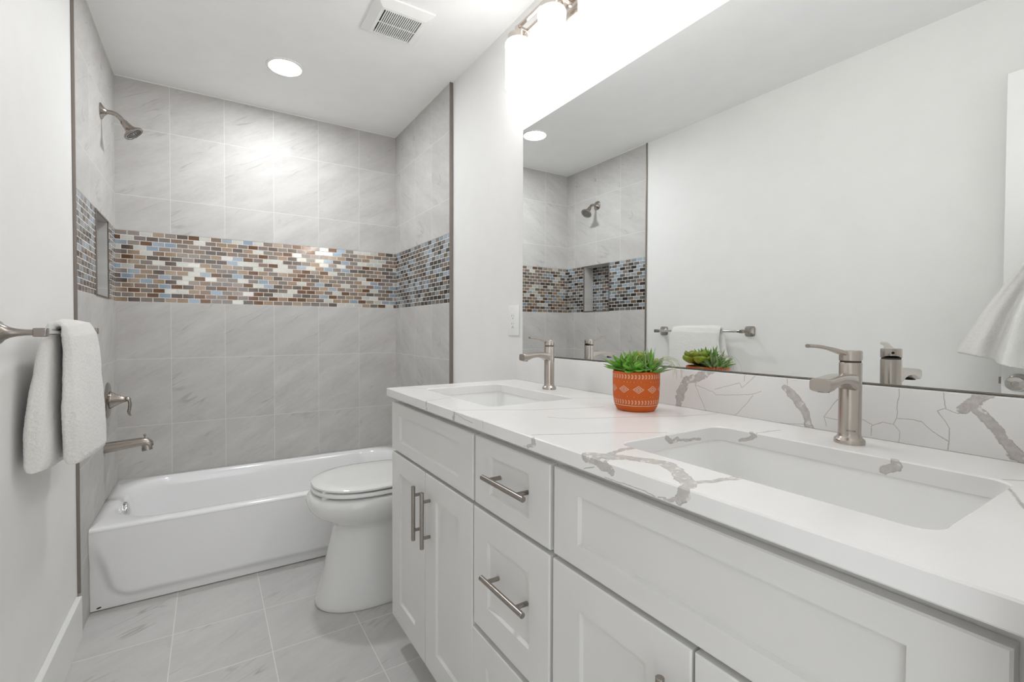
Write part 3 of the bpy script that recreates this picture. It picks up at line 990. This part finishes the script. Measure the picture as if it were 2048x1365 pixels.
# ================================================================== MIRROR
t = thing('wall_mirror', 'large frameless wall mirror above the backsplash', 'mirror', (XR - 0.003, 0.83, 1.022))
MY0, MY1, MZ0, MZ1 = 0.082, 1.5676, 1.0225, 1.942
obj('mirror_glass', box(BM(), XR - 0.0065, XR - 0.0005, MY0, MY1, MZ0, MZ1, 0.0004, 1), M_MIRROR, t)
obj('bottom_channel', box(BM(), XR - 0.0082, XR - 0.0005, MY0, MY1, MZ0 - 0.0016, MZ0 + 0.0008), M_BLACKTRIM, t)

# ================================================================== VANITY LIGHT
def make_light():
    fx = 1.020
    t = thing('vanity_light', 'brushed nickel vanity light with three frosted glass shades above the mirror end nearest the bathtub', 'lamp', (XR, 1.278, 2.27), 'vanity lights')
    bm = BM()
    box(bm, XR - 0.022, XR, 1.218, 1.338, 2.212, 2.332, 0.004, 2)
    bp_ = obj('backplate', bm, M_NICK2, t, auto=40)
    for y in (1.262, 1.292):
        obj('plate_screw', lathe(BM(), [(0.006, 0), (0.006, 0.004), (0.003, 0.007)], (XR - 0.022, y, 2.262), d=(-1, 0, 0), seg=16), M_CHROME, bp_)
    bm = BM()
    cyl(bm, (XR - 0.02, 1.278, 2.288), (fx + 0.045, 1.278, 2.288), 0.010, 20)
    box(bm, fx + 0.040, fx + 0.052, 1.066, 1.490, 2.282, 2.294, 0.001, 1)
    box(bm, fx - 0.006, fx + 0.006, 1.066, 1.490, 2.2790, 2.2900, 0.001, 1)
    for y in (1.072, 1.484):
        box(bm, fx - 0.006, fx + 0.052, y - 0.006, y + 0.006, 2.2800, 2.2910, 0.001, 1)
    obj('arm', bm, M_NICK2, t, auto=40)
    for y in (1.484, 1.278, 1.072):
        bm = BM()
        lathe(bm, [(0.0385, 2.226), (0.0385, 2.252), (0.0372, 2.2545), (0.0120, 2.2550), (0.0120, 2.286), (0.0105, 2.288)], (fx, y, 0), seg=48)
        s = obj('lamp_holder', bm, M_NICK2, t, auto=40)
        bm = BM()
        lathe(bm, [(0.036, 2.2285), (0.0455, 2.2275), (0.0490, 2.221), (0.0497, 2.213), (0.0482, 2.205), (0.0478, 2.195), (0.0482, 2.066), (0.0475, 2.054), (0.042, 2.047), (0.001, 2.0455)], (fx, y, 0), seg=48)
        obj('glass_shade', bm, M_SHADE, t, smooth=True)
    c = copy_tree(t, None, (0, -0.895, 0))
    c['label'] = 'second brushed nickel vanity light with three glass shades over the near sink'
make_light()

# ================================================================== CEILING FITTINGS
t = thing('recessed_light', 'round lit recessed ceiling light over the bathtub', 'lamp', (0.332, 2.527, ZC))
bm = BM()
lathe(bm, [(0.0865, 0.0), (0.0855, -0.004), (0.0765, -0.0065), (0.0725, -0.004)], (0.332, 2.527, ZC), seg=64, cap0=False, cap1=False)
obj('trim_ring', bm, M_PLAST, t, smooth=True)
bm = BM()
lathe(bm, [(0.0735, -0.0040), (0.0001, -0.0046)], (0.332, 2.527, ZC), seg=64)
obj('lens', bm, M_DISC, t)

def make_vent():
    vx0, vx1, vy0, vy1 = 0.565, 0.811, 1.781, 2.021
    gx0, gx1, gy0, gy1 = 0.611, 0.771, 1.833, 1.990
    z = ZC
    t = thing('ceiling_vent', 'square white exhaust fan grille on the ceiling', 'vent', ((vx0 + vx1) / 2, (vy0 + vy1) / 2, z))
    bm = BM()
    def L(x0, x1, y0, y1, zz): return [bm.verts.new(p) for p in ((x0, y0, zz), (x1, y0, zz), (x1, y1, zz), (x0, y1, zz))]
    seq = [L(vx0, vx1, vy0, vy1, z), L(vx0, vx1, vy0, vy1, z - 0.006), L(gx0 - 0.012, gx1 + 0.012, gy0 - 0.012, gy1 + 0.012, z - 0.019), L(gx0, gx1, gy0, gy1, z - 0.020), L(gx0, gx1, gy0, gy1, z - 0.006)]
    for a, b in zip(seq[:-1], seq[1:]):
        for i in range(4):
            bm.faces.new((a[i], a[(i + 1) % 4], b[(i + 1) % 4], b[i]))
    fr = obj('cover', bm, M_PLAST, t)
    bm = BM()
    box(bm, gx0, gx1, gy0, gy1, z - 0.0065, z - 0.001)
    obj('cavity_shade', bm, M_SHADOWPIT, t)
    bm = BM()
    n = 19
    pw = (gx1 - gx0) / n
    for i in range(1, n):
        x = gx0 + pw * i
        box(bm, x - pw * 0.26, x + pw * 0.26, gy0, gy1, z - 0.020, z - 0.0165)
    ym = (gy0 + gy1) / 2 + 0.004
    box(bm, gx0, gx1, ym - 0.0016, ym + 0.0016, z - 0.0198, z - 0.0165)
    obj('grille', bm, M_PLAST, t)
make_vent()

# ================================================================== OUTLET
t = thing('wall_outlet', 'white duplex wall outlet beside the mirror', 'outlet', (XR, 1.638, 1.162))
obj('cover_plate', box(BM(), XR - 0.006, XR, 1.598, 1.679, 1.098, 1.227, 0.0025, 2), M_PLAST, t, auto=40)
rc = obj('receptacle', box(BM(), XR - 0.0078, XR - 0.005, 1.6215, 1.6555, 1.129, 1.196, 0.0012, 1), M_PLAST, t)
bm = BM()
for zc in (1.183, 1.149):
    for dy, hh in ((0.0062, 0.0042), (-0.0062, 0.0034)):
        box(bm, XR - 0.0081, XR - 0.007, 1.6385 + dy - 0.0007, 1.6385 + dy + 0.0007, zc - hh, zc + hh)
    cyl(bm, (XR - 0.0081, 1.6385, zc - 0.0115), (XR - 0.007, 1.6385, zc - 0.0115), 0.0022, 12)
box(bm, XR - 0.0081, XR - 0.007, 1.629, 1.648, 1.1315, 1.1328)
obj('slots', bm, M_GASK, rc)
for zc in (1.212, 1.113):
    obj('plate_screw', cyl(BM(), (XR - 0.0068, 1.6385, zc), (XR - 0.0055, 1.6385, zc), 0.003, 14), M_TRIMW, t)

# ================================================================== TOWEL BAR AND TOWELS
BAR_A, BAR_Z = 0.075, 1.1160
def make_bar():
    xw = XL - 0.004
    t = thing('towel_bar', 'nickel towel bar with flared posts on the left wall', 'towel bar', (xw, 1.775, BAR_Z))
    xb = XL + BAR_A
    for y in (1.484, 2.066):
        bm = BM()
        prof = [(0.0, 0.0290), (0.004, 0.0290), (0.009, 0.0260), (0.016, 0.0185), (0.026, 0.0125), (0.038, 0.0090), (0.052, 0.0072), (0.066, 0.0068)]
        rings = []
        for h, r in prof:
            s = 2 + 3.5 * max(0, 1 - h / 0.02)
            ring = []
            for i in range(36):
                a = 2 * pi * i / 36
                c_, s_ = cos(a), sin(a)
                ring.append(Vector((xw + h, y + r * math.copysign(abs(c_) ** (2 / s), c_), BAR_Z + r * math.copysign(abs(s_) ** (2 / s), s_))))
            rings.append(ring)
        loft(bm, rings, True, True, True)
        p = obj('post', bm, M_STEEL, t, auto=50)
        bm = BM()
        dy = 0.012
        box(bm, xb - 0.0125, xb + 0.0125, y - dy, y + dy, BAR_Z - 0.0105, BAR_Z + 0.0105, 0.003, 3)
        s = 1 if y < 1.7 else -1
        cyl(bm, (xb, y + s * dy, BAR_Z), (xb, y + s * (dy + 0.016), BAR_Z), 0.0090, 24, 0.0082)
        obj('end_block', bm, M_STEEL, p, auto=40)
    bm = BM()
    cyl(bm, (xb, 1.50, BAR_Z), (xb, 2.05, BAR_Z), 0.0072, 24)
    obj('bar', bm, M_CHROME, t, auto=40)
make_bar()

def fuzz(o, voxel, amp, size):
    md = o.modifiers.new('remesh', 'REMESH')
    md.mode = 'VOXEL'
    md.voxel_size = voxel
    md.use_smooth_shade = True
    for nm, sz, am in (('soft_waves', 0.06, amp * 1.1), ('terry_loops', size, amp)):
        tx = bpy.data.textures.new(nm, 'CLOUDS')
        tx.noise_scale = sz
        tx.noise_depth = 1
        d = o.modifiers.new(nm, 'DISPLACE')
        d.texture = tx
        d.texture_coords = 'LOCAL'
        d.strength = am
        d.mid_level = 0.5

def make_towel():
    # centre line in (distance from wall, height, half thickness): up the rear flap, over the bar, down the front flap
    C = [(0.046, 0.752, 0.010), (0.046, 0.756, 0.019), (0.0455, 0.770, 0.0245), (0.045, 0.86, 0.0260), (0.046, 0.96, 0.0230), (0.050, 1.05, 0.0180), (0.055, 1.10, 0.0145),
         (0.063, 1.128, 0.0128), (0.075, 1.1385, 0.0125), (0.087, 1.130, 0.0138), (0.0955, 1.105, 0.0168), (0.0985, 1.05, 0.0187), (0.0995, 0.96, 0.0195), (0.1000, 0.86, 0.0200),
         (0.1000, 0.770, 0.0195), (0.0995, 0.756, 0.0145), (0.0995, 0.752, 0.008)]
    P = []
    for i in range(len(C) - 1):
        n = max(1, int(sqrt((C[i][0] - C[i + 1][0]) ** 2 + (C[i][1] - C[i + 1][1]) ** 2) / 0.010))
        P += [tuple(C[i][q] + (C[i + 1][q] - C[i][q]) * k / n for q in range(3)) for k in range(n)]
    P.append(C[-1])
    pts, secs = [], []
    for i, (a, z, h) in enumerate(P):
        low = smoothstep(1.12, 0.78, z)
        pts.append(Vector((XL + a, 1.765 + 0.004 * sin(z * 17 + (2 if a > 0.075 else 0)), z)))
        secs.append((h, 0.160 + 0.010 * low + 0.003 * sin(z * 23)))
    bm = BM()
    sweep(bm, pts, secs, up=(0, 1, 0), seg=72, sq=4.2)
    for v in bm.verts:
        a, far = v.co.x - XL, (v.co.y - 1.595) / 0.34
        low = smoothstep(1.10, 0.80, v.co.z)
        if a > 0.0755:
            v.co.z += (0.026 - 0.046 * far) * low
            v.co.x += 0.010 * low * smoothstep(0.085, 0.115, a)
            v.co.y += 0.014 * far * smoothstep(1.14, 1.05, v.co.z)
        else:
            v.co.x -= (0.012 * low) * smoothstep(0.075, 0.04, a)
            v.co.y -= 0.022 * low * (1 - far)
    o = top('hand_towel', bm, M_TOWEL, 'thick white terry towel folded over the bar on the left wall', 'towel', (XL + BAR_A, 1.765, BAR_Z), smooth=True)
    fuzz(o, 0.0024, 0.0030, 0.0042)
make_towel()

# ================================================================== DOOR SWUNG AGAINST THE LEFT WALL, TOWEL ON ITS HOOK
DX0, DX1, DY0, DY1 = XL + 0.062, XL + 0.097, -0.275, 0.484
t = struct(thing('door_1', 'white interior door standing open along the left wall', 'door', ((DX0 + DX1) / 2, DY0, 0.0)))
bm = BM()
box(bm, DX0, DX1, DY0, DY1, 0.012, 2.075, 0.0015, 1)
obj('slab', bm, M_DOOR, t)
bm = BM()
kc = Vector((DX1, 0.436, 0.934))
lathe(bm, [(0.033, 0), (0.033, 0.004), (0.030, 0.008), (0.016, 0.012), (0.012, 0.020), (0.012, 0.034), (0.020, 0.042), (0.0265, 0.052), (0.0275, 0.062), (0.024, 0.070), (0.010, 0.073), (0.009, 0.071), (0.001, 0.071)], kc, axis='x', seg=48)
kn = obj('knob', bm, plain('satin_knob', (205, 200, 194), 0.2, metal=1.0, var=0.0), t, auto=40)
bm = BM()
cyl(bm, kc + Vector((0.0715, 0, 0)), kc + Vector((0.0735, 0, 0)), 0.004, 16)
obj('lock_button', bm, M_CHROME, kn)
bm = BM()
box(bm, (DX0 + DX1) / 2 - 0.006, (DX0 + DX1) / 2 + 0.006, DY1, DY1 + 0.009, 0.925, 0.951, 0.001, 1)
obj('latch', bm, M_STEEL, t)

HK = Vector((DX1, 0.270, 1.64))
t = thing('door_hook', 'nickel hook near the top of the open door carrying the bath towel', 'hook', tuple(HK))
bm = BM()
box(bm, HK.x, HK.x + 0.006, HK.y - 0.012, HK.y + 0.012, HK.z - 0.03, HK.z + 0.04, 0.002, 2)
sweep(bm, bez(HK + Vector((0.003, 0, 0.015)), HK + Vector((0.05, 0, 0.02)), HK + Vector((0.075, 0, -0.01)), HK + Vector((0.072, 0, 0.045)), 14), (0.005, 0.005), seg=14)
obj('hook_body', bm, M_STEEL, t, auto=40)

def make_towel2():
    zt, zb = 1.668, 0.965
    yc = 0.270
    rings = []
    n = 160
    for j in range(60):
        f = j / 59
        z = zt + (zb - zt) * f
        wl = 0.020 + 0.175 * smoothstep(0.0, 0.75, f) + 0.125 * f * f
        dp = 0.020 + 0.030 * smoothstep(0, 0.5, f)
        ring = []
        for i in range(n):
            a = 2 * pi * i / n
            y = cos(a)
            fold = 0.35 + 0.65 * smoothstep(0.05, 0.5, f)
            amp = fold * 0.032
            x = sin(a) * dp
            if sin(a) > -0.2:
                x += amp * (sin(y * 20.0 + 1.2 + f * 1.5) + 0.5 * sin(y * 33.0 + 0.4)) * (0.4 + 0.6 * abs(sin(a)))
            zz = z
            if f > 0.6:
                zz += 0.075 * smoothstep(0.6, 1.0, f) * smoothstep(0.15, 1.0, y) - 0.02 * smoothstep(0.6, 1, f) * smoothstep(0.3, -0.4, y)
            ring.append(Vector((DX1 + 0.058 + 0.012 * f + max(x, -0.050 - 0.006 * f), yc + y * wl * (1 if y > 0 else 0.62), zz)))
        rings.append(ring)
    bm = BM()
    loft(bm, rings, True, True, True)
    o = top('bath_towel', bm, M_TOWEL, 'white towel hanging in folds from the door hook, seen in the mirror', 'towel', (DX1 + 0.06, yc, zt), smooth=True)
    fuzz(o, 0.0045, 0.003, 0.006)
make_towel2()

# ================================================================== POTTED SUCCULENTS
PC = Vector((0.952, 0.836, KTOP))
def pot_r(h):
    pts = [(0.0, 0.046), (0.004, 0.049), (0.012, 0.0533), (0.022, 0.0560), (0.04, 0.0580), (0.07, 0.0590), (0.098, 0.0592), (0.102, 0.0585)]
    for (a, ra), (b, rb) in zip(pts[:-1], pts[1:]):
        if h <= b: return ra + (rb - ra) * (h - a) / (b - a)
    return pts[-1][1]

def paint(bm, pts, wdt=0.0007, closed=False):
    """painted line on the pot: pts are (angle, height)"""
    def P(a, h, off=0.00025):
        r = pot_r(h) + off
        return Vector((PC.x + r * cos(a), PC.y + r * sin(a), PC.z + h))
    if closed: pts = pts + [pts[0]]
    q = []
    for (a0, h0), (a1, h1) in zip(pts[:-1], pts[1:]):
        n = max(1, math.ceil(abs(a1 - a0) / 0.05))
        for k in range(n):
            q.append(((a0 + (a1 - a0) * k / n, h0 + (h1 - h0) * k / n), (a0 + (a1 - a0) * (k + 1) / n, h0 + (h1 - h0) * (k + 1) / n)))
    for (a0, h0), (a1, h1) in q:
        du, dv = (a1 - a0) * 0.058, h1 - h0
        L = sqrt(du * du + dv * dv) or 1e-6
        nu, nv = -dv / L * wdt / 2, du / L * wdt / 2
        eu, ev = du / L * wdt * 0.4, dv / L * wdt * 0.4
        vs = [P(a0 + (s1 * nu - eu) / 0.058, h0 + s1 * nv - ev) for s1 in (1, -1)] + [P(a1 + (s1 * nu + eu) / 0.058, h1 + s1 * nv + ev) for s1 in (-1, 1)]
        bm.faces.new([bm.verts.new(v) for v in vs])

def make_plant():
    t = thing('potted_succulents', 'orange terracotta pot with white folk pattern holding green succulents', 'plant', tuple(PC))
    bm = BM()
    prof = [(0.0445, 0.0), (0.046, 0.0005), (0.049, 0.004), (0.0533, 0.012), (0.0560, 0.022), (0.0580, 0.04), (0.0590, 0.07), (0.0592, 0.098), (0.0580, 0.1015), (0.0560, 0.102), (0.0545, 0.1005), (0.0535, 0.09), (0.052, 0.078)]
    lathe(bm, prof, PC, seg=72, cap1=False)
    pot = obj('pot', bm, M_TERRA, t, auto=50)
    bm = BM()
    lathe(bm, [(0.0540, 0.088), (0.03, 0.092), (0.001, 0.094)], PC, seg=40, cap0=True)
    obj('soil', bm, M_SOIL, t)
    bm = BM()
    N = 44
    for row in (0.0905, 0.0260):
        for i in range(N):
            a = 2 * pi * i / N
            s = 0.062
            for sg in (1, -1):
                h = row
                # a pair of outlined petals making an arrow
                paint(bm, [(a - s * 0.55, h + sg * 0.0048), (a + s * 0.1, h + sg * 0.0048), (a + s * 0.55, h + sg * 0.0008), (a - s * 0.1, h + sg * 0.0008)], 0.0007, True)
                paint(bm, [(a - s * 0.20, h + sg * 0.0028), (a + s * 0.22, h + sg * 0.0028)], 0.0006)
    for row in (0.0775, 0.0400):
        for i in range(N):
            a = 2 * pi * (i + 0.5) / N
            if random.random() < 0.55:
                paint(bm, [(a - 0.007, row), (a + 0.007, row)], 0.0010)
    nd = 10
    for i in range(nd):
        a = 2 * pi * (i + 0.32) / nd
        for k, lw in ((1.0, 0.0009), (0.34, 0.0007)):
            paint(bm, [(a - 0.225 * k, 0.0585), (a, 0.0585 + 0.0088 * k), (a + 0.225 * k, 0.0585), (a, 0.0585 - 0.0088 * k)], lw, True)
        for q in range(14):
            b = 2 * pi * q / 14
            k0, k1 = 0.48, 0.82
            m_ = abs(cos(b)) + abs(sin(b))
            paint(bm, [(a + 0.225 * k0 * cos(b) / m_, 0.0585 + 0.0088 * k0 * sin(b) / m_), (a + 0.225 * k1 * cos(b) / m_, 0.0585 + 0.0088 * k1 * sin(b) / m_)], 0.0006)
    paint(bm, [(2 * pi * i / 60, 0.0168 + 0.0002 * sin(i)) for i in range(60)], 0.0011, True)
    obj('painted_pattern', bm, M_WPAINT, pot)
    bm = BM()
    for row in (0.0775, 0.0400):
        for i in range(N):
            a = 2 * pi * i / N + random.uniform(-0.02, 0.02)
            paint(bm, [(a - 0.008, row), (a + 0.008, row)], 0.0011)
    for i in range(60):
        a = random.uniform(-1.3, 0.1); h = random.gauss(0.065, 0.02)
        if 0.022 < h < 0.098: paint(bm, [(a - 0.008, h), (a + 0.012, h + random.uniform(-0.001, 0.001))], random.uniform(0.0006, 0.0014))
    obj('dark_dots', bm, M_GASK, pot)

    def leaf(bm, base, az, el, L, W, curl=0.0, th=0.0022, pw=0.6, fold=0.25, tip=1.0):
        d = Vector((cos(az) * cos(el), sin(az) * cos(el), sin(el)))
        side = Vector((-sin(az), cos(az), 0))
        rows = []
        n = 9
        p = Vector(base)
        e = el
        for i in range(n + 1):
            f = i / n
            wv = W * (sin(pi * min(1, (f * 0.93 + 0.05)) ** pw) ** 0.9) if tip else W * (1 - f)
            dd = Vector((cos(az) * cos(e), sin(az) * cos(e), sin(e)))
            up = side.cross(dd).normalized() * -1
            if up.z < 0 and abs(e) < 1.3: up = -up
            rows.append([p - side * wv + up * (fold * wv), p - side * wv * 0.5 + up * (fold * 0.3 * wv), p - up * th * 0.1, p + side * wv * 0.5 + up * (fold * 0.3 * wv), p + side * wv + up * (fold * wv),
                         p + side * wv * 0.5 - up * th * min(1, wv / W * 1.5), p - up * th * 1.6 * min(1, wv / W * 1.5), p - side * wv * 0.5 - up * th * min(1, wv / W * 1.5)])
            p = p + dd * (L / n)
            e += curl / n
        loft(bm, rows, True, True, True)

    rng = random.Random(11)
    def rosette(name, c, mat, rows, parent=t, jit=0.12):
        bm = BM()
        for cnt, el, L, W, curl, th, pw, fold, off in rows:
            for i in range(cnt):
                az = 2 * pi * i / cnt + off + rng.uniform(-jit, jit)
                leaf(bm, Vector(c) + Vector((cos(az), sin(az), 0)) * 0.003, az, el + rng.uniform(-0.08, 0.08), L * rng.uniform(0.9, 1.08), W, curl, th, pw, fold)
        return obj(name, bm, mat, parent, smooth=True)
    z = PC.z + 0.094
    # broad pointed rosette at the front
    rosette('broad_leaf_rosette', (PC.x - 0.026, PC.y - 0.016, z + 0.006), M_LEAF,
            [(6, 0.16, 0.046, 0.0118, 0.0, 0.002, 0.9, 0.22, 0.2), (5, 0.58, 0.044, 0.0122, 0.1, 0.002, 0.9, 0.25, 0.55), (3, 1.0, 0.036, 0.0105, 0.15, 0.002, 0.85, 0.4, 0.1), (3, 1.35, 0.024, 0.006, 0.1, 0.0015, 0.85, 0.4, 0.7)])
    rosette('broad_leaf_rosette', (PC.x - 0.016, PC.y + 0.026, z + 0.008), M_LEAF,
            [(7, 0.18, 0.056, 0.0098, 0.10, 0.002, 0.75, 0.3, 0.3), (6, 0.50, 0.058, 0.0105, 0.05, 0.002, 0.78, 0.35, 0.0), (5, 0.85, 0.056, 0.0098, 0.10, 0.002, 0.78, 0.4, 0.5), (4, 1.25, 0.044, 0.0075, 0.1, 0.0018, 0.78, 0.4, 0.2)])
    rosette('light_leaf_rosette', (PC.x + 0.000, PC.y + 0.006, z + 0.010), M_LEAF2,
            [(7, 0.60, 0.056, 0.0085, 0.1, 0.002, 0.75, 0.35, 0.3), (6, 1.0, 0.058, 0.0085, 0.15, 0.002, 0.75, 0.4, 0.9), (3, 1.35, 0.054, 0.007, 0.1, 0.0018, 0.75, 0.4, 0.4)])
    # fat round leaves on the mirror side
    rosette('echeveria', (PC.x + 0.036, PC.y + 0.012, z + 0.020), M_ECHE,
            [(5, 0.15, 0.042, 0.0215, 0.6, 0.006, 1.6, 0.22, 0.3), (5, 0.75, 0.042, 0.0200, 0.4, 0.006, 1.45, 0.25, 0.9), (3, 1.2, 0.024, 0.010, 0.2, 0.004, 1.4, 0.2, 0.2)], jit=0.08)
    rosette('air_plant', (PC.x + 0.018, PC.y - 0.030, z + 0.002), M_AIR,
            [(9, 0.2, 0.056, 0.0050, 0.0, 0.0012, 0.62, 0.35, 0.3), (9, 0.55, 0.058, 0.0052, -0.1, 0.0012, 0.62, 0.35, 0.0), (7, 0.95, 0.058, 0.0050, -0.2, 0.0012, 0.6, 0.35, 0.5), (4, 1.4, 0.066, 0.0034, 0.0, 0.001, 0.6, 0.35, 0.2)])
    rosette('green_tuft', (PC.x + 0.006, PC.y - 0.034, z), M_LEAF,
            [(6, 0.35, 0.048, 0.0075, 0.1, 0.0015, 0.75, 0.35, 0.3), (5, 0.8, 0.054, 0.0075, 0.1, 0.0015, 0.75, 0.35, 0.6), (3, 1.35, 0.066, 0.0055, 0.0, 0.0015, 0.7, 0.35, 0.2)])
    bm = BM()
    def strand(p0, az, reach, rise, drop, r=0.0006):
        d = Vector((cos(az), sin(az), 0))
        p0 = Vector(p0)
        sweep(bm, bez(p0, p0 + d * reach * 0.3 + Vector((0, 0, rise)), p0 + d * reach * 1.05 + Vector((0, 0, rise * 0.9)), p0 + d * reach + Vector((0, 0, drop)), 16),
              [(r * (1.2 - 0.8 * i / 15), r * (1.2 - 0.8 * i / 15)) for i in range(16)], seg=6)
    for i in range(13):
        az = radians(-62) + rng.uniform(-0.55, 0.55)
        strand((PC.x + 0.018, PC.y - 0.030, z), az, rng.uniform(0.050, 0.082), rng.uniform(0.045, 0.068), rng.uniform(-0.014, 0.018))
    for az, re, ri, dr in ((radians(235), 0.040, 0.075, -0.006), (radians(200), 0.045, 0.068, 0.0), (radians(150), 0.05, 0.07, 0.02), (radians(262), 0.030, 0.060, -0.022), (radians(60), 0.05, 0.07, 0.0), (radians(100), 0.05, 0.065, 0.01)):
        strand((PC.x + 0.006, PC.y - 0.014, z), az, re, ri, dr, 0.0009)
    obj('grass_strands', bm, M_STRAND, t, smooth=True)
make_plant()
